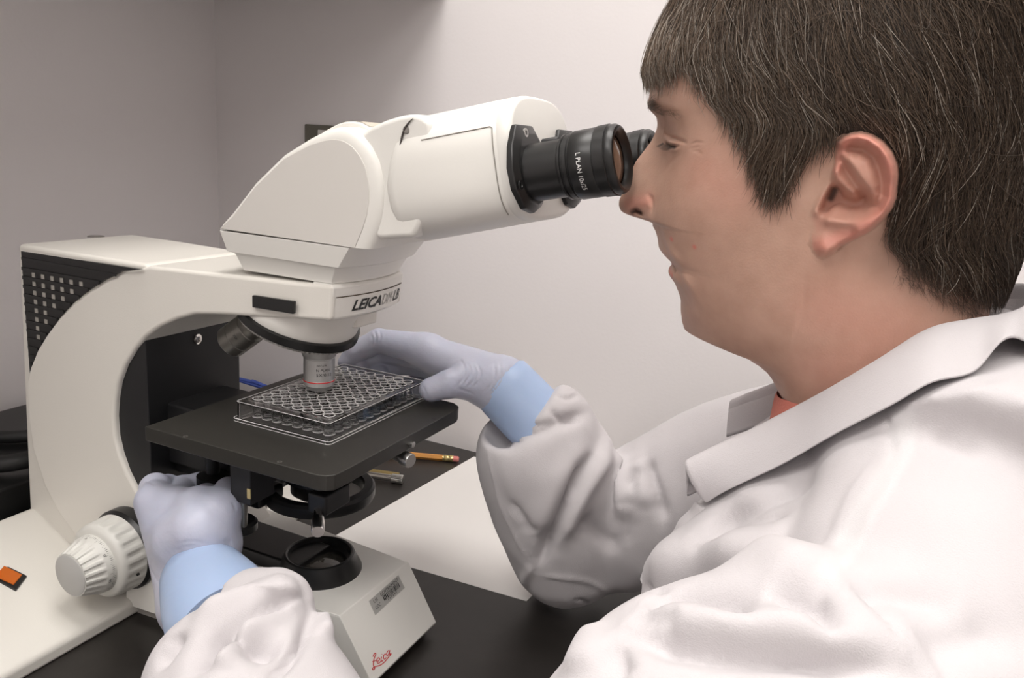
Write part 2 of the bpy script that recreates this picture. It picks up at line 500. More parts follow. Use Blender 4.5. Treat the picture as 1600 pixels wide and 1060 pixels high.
# vents: black triangular grille with slats and squares painted pale as light through the openings
tri = [(-257.5, 97.5)] + [(-121, 98.6)] + [(x - 0.6, z - 1.2) for x, z in arc[1:10]]
tri = [(-257.5, 97.5), (-124, 99.2)] + [(x - 0.3, z + 0.6) for x, z in arc[1:10]]
YV = YC - 53.5
vent = mp('vent_panel', prism(tri, YV - 0.5, YV + 2), M['blackp'])
def arcx(z):
    zs = [p[1] for p in arc[:10]][::-1]; xs = [p[0] for p in arc[:10]][::-1]
    return float(np.interp(z, zs, xs))
zz = 84.0; k = 0
pale = []
while zz > -4:
    x1 = arcx(zz) - 1.5
    if x1 > -254:
        mp('slat', box(-257, x1, YV - 1.7, YV - 0.4, zz - 1.3, zz + 1.3), M['blackp'], vent, smooth=False)
        for c in range(8):
            xx = -246 + c * 11.0
            if xx + 6 < x1 and zz > 14 and zz < 84:
                pale.append(box(xx, xx + 3.6, YV - 0.9, YV - 0.4, zz + 1.6, zz + 5.2))
    zz -= 7.2; k += 1
o = mp('vent_lit_holes', merge(pale), M['ventpale'], vent, smooth=False); o['kind'] = 'stuff'
mp('vent_louvre', box(-257, -150, YV - 1.2, YV - 0.4, 91, 93), M['blackp'], vent, smooth=False)
# round plug on the housing top
pg = on(2, 103, 150, 370); mp('top_plug', lathe((pg[0], pg[1], 102.6), (0, 0, 1), [(7, 0), (7, .8), (6, 1.2), (0.01, 1.0)], 24), M['steel'])
# black inner column and stage bracket
mp('inner_column', box(-172, -130.5, YC - 48, YC + 48, -140, 76), M['black'], bevel=1)
sc = on(0, -130.5, 308, 530)
mp('screw', lathe((-130.5, sc[1], sc[2]), (1, 0, 0), [(4.2, 0), (4.2, 1.0), (3.0, 1.6), (1.8, 1.6), (1.6, .6), (0.01, .6)], 20), M['chrome'])
mp('stage_bracket', box(-132, -70, YC - 30, YC + 30, -60, -10), M['black'], bevel=2)

# base: tapered front foot
def bhw(x, z):
    return 45.0 + (49 - x) * 0.075 + (-130 - z) * 0.03
def base_ring(z, xf, sh=0.0):
    P = []
    xs = np.linspace(xf, -150, 8)
    P = [(x, YC - bhw(x, z) + sh, z) for x in xs] + [(x, YC + bhw(x, z) - sh, z) for x in xs[::-1]]
    return np.array(P)
mp('base', loft([base_ring(-177, 77), base_ring(-175, 77.5), base_ring(-131, 49.5), base_ring(-130, 48.5, .6)]), M['white2'], bevel=3, seg=4)
mp('base_foot', loft([base_ring(-185, 70, 5), base_ring(-177, 70, 5)]), M['cabinet'])
# wide rear foot with a sloping top
rear = [(-272, -127), (-262, -130), (-222, -150), (-185, -162), (-147, -171), (-143, -174), (-143, -185), (-292, -185), (-286, -140)]
rf = mp('rear_foot', prism(rear, YC - 205, YC + 205), M['white'], bevel=3, seg=3)
# front-face asset sticker and red script
def on_front(s, t, off=0.0):
    """front sloping face: s 0..1 near->far, t 0..1 bottom->top"""
    z = -175 + 44 * t; x = 77.5 - 28 * t
    h = bhw(x, z)
    n = np.array([44.0, 0, 28.0]) / 52.15
    return np.array([x, YC - h + 2 * h * s, z]) + n * off
def inv_front(u, v):
    """pixel -> (s,t) on the front face"""
    d = ray(u, v); n = np.array([44.0, 0, 28.0]); p0 = np.array([77.5, 0, -175.0])
    P = CC + d * (((p0 - CC) @ n) / (d @ n)); t = (P[2] + 175) / 44; h = bhw(P[0], P[2])
    return (P[1] - YC + h) / (2 * h), t
def quad_map(c00, c10, c01, c11, off):
    a00, a10, a01, a11 = [np.array(inv_front(*c)) for c in (c00, c10, c01, c11)]
    def f(a, b):
        st = a00 * (1 - a) * (1 - b) + a10 * a * (1 - b) + a01 * (1 - a) * b + a11 * a * b
        return on_front(st[0], st[1], off)
    return f
# sticker corners in the photograph: bottom-left, bottom-right, top-left, top-right
SQ = ((586, 962), (632, 919), (576, 940), (622, 899))
f = quad_map(*SQ, 0.25)
N = 8; V = [f(i / N, j / N) for i in range(N + 1) for j in range(N + 1)]
st = mp('asset_sticker', (V, grid_faces(N + 1, N + 1)), M['sticker'])
f = quad_map(*SQ, 0.45)
def sub(x0, x1, y0, y1): return lambda a, b: f(x0 + (x1 - x0) * a, y0 + (y1 - y0) * b)
lettering('print', 'US', sub(.10, .22, .64, .84), M['ink'], st)
lettering('print', 'GOVERNMENT', sub(.33, .93, .68, .90), M['ink'], st)
lettering('print', 'CDC', sub(.08, .24, .22, .44), M['ink'], st)
rnd = random.Random(5); bars = []; x = 0.36
while x < 0.90:
    w = rnd.choice((.010, .016, .024)); q = [f(x, .28), f(x + w, .28), f(x + w, .64), f(x, .64)]
    bars.append((q, [(0, 1, 2, 3)])); x += w + rnd.choice((.010, .014, .020))
mp('barcode', merge(bars), M['ink'], st, smooth=False)
digs = []
for k in range(6):                                   # the serial line below the bars is too small to read: short strokes
    x0 = .46 + .054 * k; digs.append(([f(x0, .13), f(x0 + .012, .13), f(x0 + .012, .24), f(x0, .24)], [(0, 1, 2, 3)]))
    if k: digs.append(([f(x0, .13 + .05 * (k % 3)), f(x0 + .034, .13 + .05 * (k % 3)), f(x0 + .034, .155 + .05 * (k % 3)), f(x0, .155 + .05 * (k % 3))], [(0, 1, 2, 3)]))
mp('serial_marks', merge(digs), M['ink'], st, smooth=False)
# red cursive brand signature drawn as strokes (pixels of the photograph on the front face)
c6 = lambda p: (500 + p[0] / 4.818, 840 + p[1] / 4.818)
strokes = [
    ([(397, 900), (405, 880), (416, 874), (417, 886), (408, 905), (402, 930), (400, 960), (404, 978), (410, 985), (404, 997), (393, 996), (396, 985), (410, 975), (430, 970), (455, 962), (485, 938), (510, 908), (535, 878)], 6.5),
    ([(390, 938), (402, 934), (425, 925)], 5),
    ([(426, 938), (440, 930), (447, 917), (440, 908), (428, 917), (427, 938), (436, 950), (450, 942), (460, 925)], 6),
    ([(462, 900), (458, 920), (463, 935), (474, 925)], 6),
    ([(463, 884), (466, 880)], 6),
    ([(494, 882), (486, 880), (477, 893), (477, 912), (486, 918), (497, 905)], 6),
    ([(522, 855), (510, 855), (500, 872), (500, 888), (508, 890), (518, 872), (524, 852), (520, 872), (524, 882), (534, 870)], 6),
]
parts = []
for pts, w in strokes:
    P = cr(np.array(pts, float), 5) if len(pts) > 2 else np.array(pts, float)
    T = np.gradient(P, axis=0); Nn = np.stack([-T[:, 1], T[:, 0]], 1); Nn /= np.linalg.norm(Nn, axis=1)[:, None] + 1e-9
    V = []
    for p, n_ in zip(P, Nn):
        for sgn in (-1, 1):
            s, t = inv_front(*c6(p + n_ * sgn * w / 2)); V.append(on_front(s, t, 0.3))
    parts.append((V, [(2*i, 2*i+1, 2*i+3, 2*i+2) for i in range(len(P) - 1)]))
mp('signature', merge(parts), M['red'], smooth=False)['label'] = 'red script lettering'

# power switch on the sloping rear foot
def on_ramp(u, v, lift=0.0):
    n = nrm((0.29, 0, 1.0)); p0 = np.array([-222, 0, -150.0]); d = ray(u, v)
    return CC + d * (((p0 - CC) @ n) / (d @ n)) + n * lift
def ramp_plate(px, l0, l1):
    a = [on_ramp(*q, l0) for q in px]; b = [on_ramp(*q, l1) for q in px]; n = len(px)
    return a + b, [(i, (i+1) % n, n + (i+1) % n, n + i) for i in range(n)] + [tuple(range(n, 2*n)), tuple(range(n-1, -1, -1))]
sw = mp('power_switch', ramp_plate([(-12, 905), (3, 883), (42, 902), (25, 924)], -3, 1.5), M['blackp'], bevel=.5)
mp('rocker', ramp_plate([(-8, 904), (6, 888), (34, 902), (21, 917)], 1.0, 2.6), M['amber'], sw, bevel=.5)

# focus knobs (near side): black ring, coarse knob with slots, fluted fine knob with scale
KX, KZ = -150.0, -128.0
KA = np.array([0, -1.0, 0])
def K(y): return np.array([KX, y, KZ])
mp('knob_collar', lathe(K(-62), KA, [(33, 0), (33, 13), (30, 17)], 64), M['blackp'])
def slots(n, depth, duty, ks):
    def f(th, k):
        if k not in ks: return 1.0
        ph = (th * n / (2 * pi)) % 1.0
        return 1.0 - depth if ph < duty else 1.0
    return f
ck = mp('coarse_knob', lathe(K(-74), KA, [(28, 0), (30.5, 1.5), (30.8, 4), (30.6, 7.0), (30.1, 16.5), (29.8, 19), (29.2, 22), (26, 24.5), (0.01, 24.5)], 176, mod=slots(22, 0.055, .5, (3, 4))), M['knob'], angle=50)
fk = mp('fine_knob', lathe(K(-98), KA, [(22.5, 0), (23.2, .6), (22.6, 7.2), (22.0, 8.2), (21.2, 10.5), (17.6, 21.0), (17.0, 22), (0.01, 22)], 180, mod=slots(20, 0.075, .45, (4, 5))), M['knob'], angle=50)
mp('knob_end_cap', lathe(K(-119.8), KA, [(16.2, 0), (16.2, 0.6), (15.6, 1.0), (0.01, 1.0)], 60), M['knobend'], fk)
ticks = []
for k in range(100):
    th = 2 * pi * k / 100; l = 5.0 if k % 10 == 0 else (3.8 if k % 5 == 0 else 3.0)
    a_, u_, v_ = frame(KA)
    for_pts = []
    for yy, dt in ((.9, -.007), (.9, .007), (.9 + l, .007), (.9 + l, -.007)):
        r = 23.25 - 0.09 * yy
        for_pts.append(K(-98) + KA * yy + (u_ * cos(th + dt) + v_ * sin(th + dt)) * r)
    ticks.append((for_pts, [(0, 1, 2, 3)]))
o = mp('scale_marks', merge(ticks), M['ink'], fk, smooth=False); o['kind'] = 'stuff'
def knob_ang(u, v, y):
    q = on(1, y, u, v); a_, u_, v_ = frame(KA); d_ = q - K(y); return math.atan2(d_ @ v_, d_ @ u_)
a_, u_, v_ = frame(KA)
for txt, px_ in (('0', (152.5, 876)), ('95', (161, 901)), ('5', (136, 858))):
    t_ = knob_ang(*px_, -104.6); w_ = 0.075 * len(txt)
    sg_ = 1 if ((knob_ang(px_[0] + 2, px_[1] + 8, -104.6) - t_ + pi) % (2 * pi) - pi) > 0 else -1
    lettering('print', txt, lambda a, b, t_=t_, w_=w_, sg_=sg_: K(-98) + KA * (7.3 - 1.9 * b) + (u_ * cos(t_ + sg_ * w_ * (a - .5)) + v_ * sin(t_ + sg_ * w_ * (a - .5))) * 22.95, M['ink'], fk)
th_ = knob_ang(197, 883, -84.0)
mp('set_screw', lathe(K(-84.5) + (u_ * cos(th_) + v_ * sin(th_)) * 28.4, u_ * cos(th_) + v_ * sin(th_), [(1.3, 0), (1.3, 1.4), (0.01, 1.4)], 12), M['ink'], ck)
# far-side focus knob
mp('coarse_knob', lathe((KX, YC + 50, KZ), (0, 1, 0), [(28, 0), (30.5, 1.5), (30.8, 4), (30, 18.5), (29, 22), (26, 24.5), (0.01, 24.5)], 88, mod=slots(22, 0.055, .5, (2, 3))), M['knob'], angle=50)

# field diaphragm ring on the base and its black arm
AX = np.array([-5.0, YC, 0.0])
def atz(z): return np.array([AX[0], AX[1], z])
mp('field_lens_ring', lathe(atz(-131), (0, 0, 1), [(33, 0), (33, 2), (27.5, 13), (27, 14.5), (25.6, 15.2), (24.2, 14.5), (23.6, 9), (21, 7), (20.5, 3)], 72, cap=False), M['blackp'])
mp('field_lens', lathe(atz(-128.5), (0, 0, 1), [(21.5, 0), (20, 2.0), (14, 3.4), (7, 4.3), (0.01, 4.6)], 48), mat('field_lens_glass', (0.05, 0.045, 0.038), 0.05, spec=0.9))
mp('light_path_cover', loft([np.array([(-98, YC - 21, z), (-10, YC - 21 - e, z), (-10, YC + 21 + e, z), (-98, YC + 21, z)]) for z, e in ((-131, 2), (-123, 1), (-120, -2))]), M['blackp'], bevel=1.5)

# stage with rounded corners
st_poly = [(-81, -106), (66, -106), (72, -104), (75.5, -100), (76, -94), (76, 52), (73, 60), (66, 65), (58, 66), (-70, 66), (-78, 62), (-81, 55)]
sg = mp('stage', slab(st_poly, -10.5, 0), M['stage'], bevel=0.7, seg=2)
for u, v in ((587, 703), (678, 654), (437, 722), (290, 682)):
    c = on(2, 0, u, v)
    mp('stage_screw', lathe((c[0], c[1], -1.5), (0, 0, 1), [(1.7, 0), (1.7, 1.55), (1.0, 1.6), (0.01, 1.3)], 14), M['blackp' if u > 450 else 'steel'], sg)
mp('stage_carriage', box(-66, 58, -92, 52, -19, -10.5), M['black'], bevel=1)
# chrome clamp screw on the far edge of the stage
c = on(0, 72, 634, 718); 
mp('clamp_screw', lathe((60, c[1], -17), nrm((1, -.25, -.05)), [(4.5, 0), (4.5, 12), (5.3, 12.2), (5.3, 19), (4.8, 20), (0.01, 20)], 24), M['steel'])
c = on(0, 76, 641, 694)
mp('stage_pin', lathe((74, c[1], c[2]), (1, 0, 0), [(2.2, 0), (2.2, 5), (0.01, 5.4)], 12), M['steel'])
# condenser below the stage
cond = mp('condenser', lathe(atz(-66), (0, 0, 1), [(18, 0), (22, 3), (22, 14), (28, 15), (28, 40), (27, 42), (27, 50)], 64), M['blackp'])
mp('condenser_top_lens', lathe(atz(-17), (0, 0, 1), [(15, 0), (14, 3), (0.01, 5)], 32), M['black'], cond)
mp('condenser_ring', lathe(atz(-68), (0, 0, 1), [(33, 0), (41, 0), (42, 2), (42, 8), (40, 10), (34, 10), (33, 8), (33, 0)], 72, cap=False), M['black'])
mp('condenser_carrier', prism([(-132, -70), (-44, -70), (-36, -64), (-40, -56), (-132, -48)], YC - 24, YC + 24), M['black'], bevel=2)
mp('condenser_carrier', box(-52, -22, YC - 48, YC - 20, -66, -54), M['black'], bevel=3)
# centring screw that points at the viewer
s0 = on(1, -66, 497, 797); s1 = on(1, -88, 496.5, 832)
cs = mp('centring_screw', lathe(s0 - nrm(s1 - s0) * 4, s1 - s0, [(3.1, 0), (3.1, 16), (4.4, 16.5), (4.4, np.linalg.norm(s1 - s0) + 3.4), (4.0, np.linalg.norm(s1 - s0) + 4), (0.01, np.linalg.norm(s1 - s0) + 4)], 24), M['chrome'])
mp('screw_boss', box(s0[0] - 8, s0[0] + 8, s0[1] - 2, s0[1] + 26, s0[2] - 3, s0[2] + 12), M['black'], bevel=2)
# coaxial stage drive hanging at the near edge: post, foot and thumb wheel
p0 = on(1, -84, 380, 778); p1 = on(1, -84, 380, 826)
mp('drive_post', lathe(p1, p0 - p1, [(3.0, 0), (3.0, np.linalg.norm(p0 - p1) + 1)], 20), M['dkmetal'])
mp('drive_foot', lathe(p1 + (-8, 4, -6), (0, 0, 1), [(11, 0), (13, 2), (13, 7), (11, 9)], 32), M['blackp'])
mp('drive_block', box(p0[0] - 6, p0[0] + 12, -90, -66, p0[2] - 1, -18), M['black'], bevel=1)
bl = on(1, -90.3, 389, 772)
mp('drive_scale', box(bl[0] - 1.5, bl[0] + 1.5, -90.6, -89.8, bl[2] - 3.5, bl[2] + 3.5), M['gold'], smooth=False)
# stage drive spindle that the left hand turns
mp('drive_spindle', lathe((-75, -52, -100), (0, 0, 1), [(10, 0), (16, 1), (16, 22), (14, 24), (14, 26), (12, 27), (12, 46), (5, 48), (5, 92)], 40), M['blackp'])

# revolving nosepiece: cone body tilted to the back, knurled black rim, objectives
NA = nrm((-0.335, 0.0, -0.942))                     # rotation axis, pointing down and back
rim_c = np.array([-26.0, YC, 66.5])
mp('nosepiece_mount', slab(rrect(-66, 24, YC + 2, YC + 30, 3), 68, 84), M['white'], bevel=1.5)
def lathe_sheared(profile, c0, n=72):
    """rings whose plane tips from level (top) to the nosepiece tilt (bottom)"""
    rings = []
    for (r, h, tilt, dx) in profile:
        a = nrm((-0.335 * tilt, 0, -1 + 0.058 * tilt)); u = np.array([-a[2], 0, a[0]]); v = np.array([0, 1.0, 0])
        th = np.arange(n) * 2 * pi / n
        c = c0 + np.array([dx, 0, 0]) - NA * h
        rings.append(c + (np.cos(th)[:, None] * u + np.sin(th)[:, None] * v) * r)
    return loft(rings)
mp('nosepiece_cone', lathe_sheared([(42.5, 5.5, 1, 0), (43.2, 7.5, 1, 0), (43.0, 12, .8, 1), (40, 20, .3, 6), (38, 24, 0, 10)], rim_c), M['white2'], angle=60)
nr = mp('nosepiece_ring', lathe(rim_c - NA * 6, NA, [(43.6, 0), (45.2, .6), (45.2, 6.4), (44.4, 7.0), (43.4, 7.4), (30, 8.2), (0.01, 8.4)], 200, mod=lambda th, k: 1 + (.006 if (k in (1, 2) and int(round(th * 200 / (2 * pi))) % 2) else 0)), M['blackp'], angle=50)
mp('click_ring', lathe(rim_c + NA * 1.2, NA, [(42.0, 0), (43.2, .3), (43.2, 1.6), (41.5, 2.2)], 160, mod=lambda th, k: 1 + (.012 if int(round(th * 160 / (2 * pi))) % 2 else 0)), M['steel'], nr, angle=20)
mp('nosepiece_bottom', lathe(rim_c + NA * 1.0, NA, [(42, 0), (40, 2.5), (26, 5.5), (0.01, 6)], 64), M['steel'], nr)
OB = np.array([-6.5, YC, 0.0])
# working objective over the plate
def ob_at(z): return np.array([OB[0], OB[1], z])
o5 = mp('objective', lathe(ob_at(18.6), (0, 0, 1), [(7.5, 0.6), (8.4, 0), (9.6, 0.2), (10.6, 2.6), (11.4, 3.4), (11.4, 6.4), (11.55, 6.6), (11.55, 7.1), (11.4, 7.3), (11.4, 23.6), (11.1, 23.9), (11.1, 24.4), (11.9, 24.8), (13, 27.5), (13, 42)], 64), M['objmetal'], nr)
mp('colour_ring', lathe(ob_at(24.9), (0, 0, 1), [(11.55, 0), (11.68, .1), (11.68, .75), (11.55, .85)], 64, cap=False), M['red'], o5)
def on_cyl(c, r, az0, daz, z0, dz_):
    return lambda a, b: np.array([c[0] + r * cos(az0 + daz * a), c[1] + r * sin(az0 + daz * a), z0 + dz_ * b])
va = math.atan2(CC[1] - OB[1], CC[0] - OB[0])       # azimuth that faces the viewer
lettering('print', 'N PLAN', on_cyl(OB, 11.5, va - .18, .88, 34.2, 1.9), M['ink'], o5)
lettering('print', '5X/0.12', on_cyl(OB, 11.5, va - .18, 1.02, 30.4, 2.2), M['ink'], o5)
lettering('print', '\u221e/-/A', on_cyl(OB, 11.5, va - .16, .66, 38.0, 1.5), M['ink'], o5)
# parked objectives
d2 = nrm((-0.80, -0.06, -0.60)); b2_ = np.array([-68.0, YC - 2, 57.0])
o10 = mp('objective', lathe(b2_ - d2 * 6, d2, [(12.6, 0), (12.6, 8), (12.4, 8.3), (12.8, 8.8), (13.0, 22), (12.6, 22.2), (12.6, 22.7), (13.0, 23), (13.0, 32), (11.8, 33.4), (7, 33.4), (0.01, 33)], 56), M['dkmetal'], nr)
a_, u_, v_ = frame(d2)
th0 = math.atan2((CC - b2_) @ v_, (CC - b2_) @ u_)
lettering('print', '40X', lambda a, b: b2_ + d2 * (10.5 - 2.2 * b) + (u_ * cos(th0 - .1 + .36 * a) + v_ * sin(th0 - .1 + .36 * a)) * 13.1, M['ink'], o10)
d3 = nrm((-0.42, 0.45, -0.79)); b3 = np.array([-38.0, YC + 34, 52.0])
mp('objective', lathe(b3 - d3 * 8, d3, [(11.5, 0), (11.5, 14), (9, 16), (8.5, 19), (0.01, 19)], 40), M['blackp'], nr)

# ------------------------------------------------ viewing head
def head_ring(z, x0, x1, h, bow=8.0, n=15, rc=3.0):
    P = [(x0, YC - h + rc, z), (x0 + rc, YC - h, z)]
    for k in range(n):
        s = -1 + 2 * k / (n - 1); P.append((x1 + bow * (1 - s * s) , YC + h * s, z))
    P += [(x0 + rc, YC + h, z), (x0, YC + h - rc, z)]
    return np.array(P)
hd = mp('head_base', loft([head_ring(107.6, -43, 35, 40.2), head_ring(108.6, -43.5, 35, 40.2), head_ring(118.6, -47.2, 40, 43.2), head_ring(119.6, -48.4, 42, 44.0), head_ring(119.9, -53, 44, 45), head_ring(134.0, -57.5, 54, 47)]), M['white2'], angle=25, bevel=.4)
c3 = lambda P: [(320 + a / 3.3125, 140 + b / 3.3125) for a, b in P]
HN = YC - 47.0
wp = py(HN, c3([(78, 716), (85, 692), (130, 640), (250, 482), (400, 335), (530, 250), (600, 214), (640, 199), (680, 191), (720, 190), (760, 203), (800, 230), (850, 290), (890, 370), (910, 460), (916, 530), (913, 600), (900, 680), (875, 760), (845, 822), (775, 818)]))
wp = [(x, max(z, 134.5)) for x, z in wp]
wp[0] = (wp[0][0], 134.5); wp[-1] = (wp[-1][0], 134.5); wp[-2] = (wp[-2][0], 134.5)
cx_, cz_ = 10.0, 165.0
WPA = np.array(wp); _t = np.roll(WPA, -1, 0) - np.roll(WPA, 1, 0); _n = np.stack([-_t[:, 1], _t[:, 0]], 1); _n /= np.linalg.norm(_n, axis=1)[:, None]
_n *= np.sign(((np.array([cx_, cz_]) - WPA) * _n).sum(1))[:, None]
_w = np.clip(0.36 + (WPA[:, 0] - 10) / 42.0 * 0.64, 0.36, 1.0)      # the rim is narrow on the slope and broad at the front
_w[WPA[:, 1] < 140] *= 0.0
_w[-2] = 0.0; _w[0] = 0.1; _w[1] = .25
def inset(e):
    q = WPA + _n * (_w * e)[:, None]; q[-1] = WPA[-1]; q[-2] = WPA[-2] + (np.array([WPA[-1][0] - WPA[-2][0], 0]) * min(1, e / 9.0)); return [(x, max(z, 134.5)) for x, z in q]
def cheek(y0, y1):
    """outer face at y0 inset by the rounded rim"""
    rings = []
    sgn = 1 if y1 > y0 else -1
    for ins, dy in [(9.0, 0.3), (8.0, 0.35), (4.2, 1.2), (1.6, 2.6), (0.3, 4.6), (0, 6.5), (0, abs(y1 - y0))]:
        rings.append(np.array([(x, y0 + sgn * dy, z) for x, z in inset(ins)]))
    return loft(rings)
mp('head_cheek', cheek(HN, YC - 20), M['white2'], angle=60)
mp('head_cheek', cheek(YC + 47.0, YC + 20), M['white2'], angle=60)
mp('cheek_cover', prism(inset(9.3), HN - 0.2, HN + 1.0), M['facecover'], bevel=.2)
# centre body between the cheeks, with a beige strip on its top
core = []
for x, z in wp:
    lift = 5.0 * math.sin(pi * min(max((x + 8) / 72.0, 0), 1)) if z > 175 else -1.0
    core.append((x, max(134.5, z + lift)))
mp('head_core', prism(core, YC - 31, YC + 31), M['white2'], angle=40, bevel=1.5)
strip = [(x, z) for x, z in core if 6 < x < 60 and z > 190]
V = []
for x, z in strip: V += [(x, YC - 29.0, z + .35), (x, YC + 26, z + .35)]
mp('beige_inlay', (V, [(2*i, 2*i+1, 2*i+3, 2*i+2) for i in range(len(strip) - 1)]), M['beige'])
# swivel barrel in front of the cheeks
BN = YC - 43.0
bp = py(BN, c3([(795, 232), (860, 190), (930, 158), (1000, 136), (1050, 127), (1090, 126), (1130, 140), (1165, 165), (1185, 300), (1180, 500), (1150, 640), (1075, 768), (900, 776), (800, 700)]))
mp('swivel_barrel', prism(bp, BN, YC + 43), M['white2'], bevel=3.5, seg=4)
mp('head_base_lip', prism(py(YC - 38, c3([(880, 778), (900, 722), (1040, 700), (1075, 768)])), YC - 38, YC + 38), M['white2'], bevel=.5)
# binocular tube housing: rounded box along a raised axis
TA = nrm((87.5, 0, 19.2)); TU = nrm(np.cross(TA, (0, 1, 0))); TU = TU if TU[2] > 0 else -TU
T0 = np.array([78.0, YC, 174.0])
def tube_ring(s, up, dn, h, ex=3.2, n=56, sl=0.0):
    P = []
    for k in range(n):
        t = 2 * pi * k / n; c, s_ = cos(t), sin(t)
        yy = h * np.sign(c) * abs(c) ** (2 / ex); zz = np.sign(s_) * abs(s_) ** (2 / ex)
        zz = zz * (up if zz > 0 else dn)
        P.append(T0 + TA * (s + sl * max(zz, 0)) + np.array([0, 1.0, 0]) * yy + TU * zz)
    return np.array(P)
th = mp('tube_housing', loft([tube_ring(0, 34, 28, 40, sl=.35), tube_ring(1.0, 38, 32, 44, sl=.34), tube_ring(4, 40.3, 35, 46, sl=.32), tube_ring(8, 41, 35.8, 46.6, sl=.3), tube_ring(78.5, 41, 33.0, 46.6), tube_ring(79.2, 40.6, 32.6, 46.2), tube_ring(79.6, 40.6, 32.6, 46.2), tube_ring(80.2, 41, 33.0, 46.4), tube_ring(86.0, 40.7, 32.6, 46.0), tube_ring(88.2, 39.5, 31.4, 44.6), tube_ring(88.8, 38.2, 30, 43.2)]), M['white2'], angle=50)
gp = [on(1, YC - 43.8, *q) for q in c3([(1078, 150), (1055, 172), (1036, 200), (1022, 240), (1012, 285), (1008, 300)])]
mp('swivel_gap', tube(cr(gp, 5), [0.25 + 0.4 * sin(pi * k / (len(cr(gp, 5)) - 1)) for k in range(len(cr(gp, 5)))], 8), mat('gap_shadow', (0.06, 0.05, 0.045), 0.8))
sp0 = on(1, YC - 43.3, *c3([(1045, 208)])[0])
mp('screw', lathe(sp0, (0.3, -1, 0.1), [(2.4, -2), (2.4, 0), (1.4, .3), (0.01, .1)], 16), M['dkmetal'])
# cover panel seams on the near side
def tpt(s, up, y): return T0 + TA * s + TU * up + np.array([0, y - YC, 0])
def surf_y(up):
    q = min(1.0, abs(up) / (41 if up > 0 else 34)); return YC - 46.75 * (1 - q ** 3.2) ** (1 / 3.2)
seam = [tpt(s, 23, surf_y(23)) for s in np.linspace(30, 76, 10)] + [tpt(77.2, u, surf_y(u)) for u in np.linspace(22, -27, 24)]
mp('cover_seam', tube(seam, 0.35, 6), mat('seam_shadow', (0.30, 0.28, 0.25), 0.8), th)
lettering('print', '1x', lambda a, b: tpt(89.0, 12 + 5 * b, YC + 16 + 5 * a), M['inkgrey'], th)
# eyepiece flange plates and eyepieces
def eyepiece(y, first):
    def E(s, up=-5.5): return tpt(s, up, y)
    fl = mp('eyepiece_flange', loft([np.array([tpt(s + .0, u_, y + v_) for u_, v_ in P]) for s, P in (
        (87.5, [(22, -10), (22, 12), (12, 22), (-14, 20), (-25, 10), (-28, 0), (-25, -12), (-14, -21), (-2, -23), (10, -19)]),
        (91.0, [(22, -10), (22, 12), (12, 22), (-14, 20), (-25, 10), (-28, 0), (-25, -12), (-14, -21), (-2, -23), (10, -19)]),
        (94.0, [(17, -8), (17, 9), (10, 17), (-13, 16), (-22, 8), (-24, 0), (-22, -10), (-13, -17), (-2, -18.5), (8, -15)]))]), M['blackp'], bevel=.8)
    for u_, v_ in ((17, -4), (-12, -19.5)):
        mp('screw', lathe(tpt(93.2, u_, y + v_), TA, [(2.6, 0), (2.6, .8), (1.4, .8), (1.2, .3), (0.01, .3)], 14), M['steel'] if first and u_ > 0 else M['blackp'], fl)
    tb = mp('eyepiece_tube', lathe(E(90), TA, [(18.5, 0), (18.5, 2.5), (16.6, 3.6), (16.2, 4), (16.2, 24), (17.0, 24.6), (17.0, 26.5)], 64), M['blackp'])
    mp('index_tab', lathe(E(101, 10.2), TA, [(1.6, 0), (2.2, .6), (2.2, 9), (1.6, 10)], 10), M['black'], tb)
    kn = lambda ks: (lambda th, k: 1 + (.012 if (k in ks and int(round(th * 120 / (2 * pi))) % 2) else 0))
    ep = mp('eyepiece', lathe(E(115), TA, [(17.2, 0), (18.0, .5), (18.0, 1.6), (17.3, 1.9), (17.3, 2.6), (17.8, 3), (17.8, 5.2), (17.4, 5.6), (17.4, 6.0), (18.7, 6.8), (18.9, 7.2), (18.9, 20), (18.6, 20.4), (19.1, 20.8), (19.2, 27.0), (18.8, 27.5), (19.0, 28), (18.9, 30.2), (17.9, 31.8), (16.6, 32.2), (15.0, 31.4), (14.0, 29.2), (13.4, 28.2)], 120, mod=kn((5, 6, 13, 14)), cap=False), M['blackp'], angle=40)
    mp('eye_lens', lathe(E(141.8), TA, [(14.4, 0), (13.4, .8), (10, 2.0), (5, 2.8), (0.01, 3.1)], 48), mat('coated_eye_lens', (0.16, 0.10, 0.065), 0.03, spec=1.0), ep)
    if first:
        a_, u_, v_ = frame(TA); d = CC - E(130); t0 = math.atan2(d @ v_, d @ u_)
        # direction in which the text runs: downwards round the barrel
        up_t = math.atan2(np.array([0, 0, 1.0]) @ v_, np.array([0, 0, 1.0]) @ u_)
        sg_ = -1 if ((up_t - t0 + pi) % (2 * pi) - pi) > 0 else 1
        lettering('print', 'L PLAN 10x/25', lambda a, b: E(127 + 2.6 * b) + (u_ * cos(t0 + sg_ * (-.36 + 1.12 * a)) + v_ * sin(t0 + sg_ * (-.36 + 1.12 * a))) * 19.12, M['whiteprint'], ep)
    return ep
eyepiece(YC - 32, True)
eyepiece(YC + 32, False)

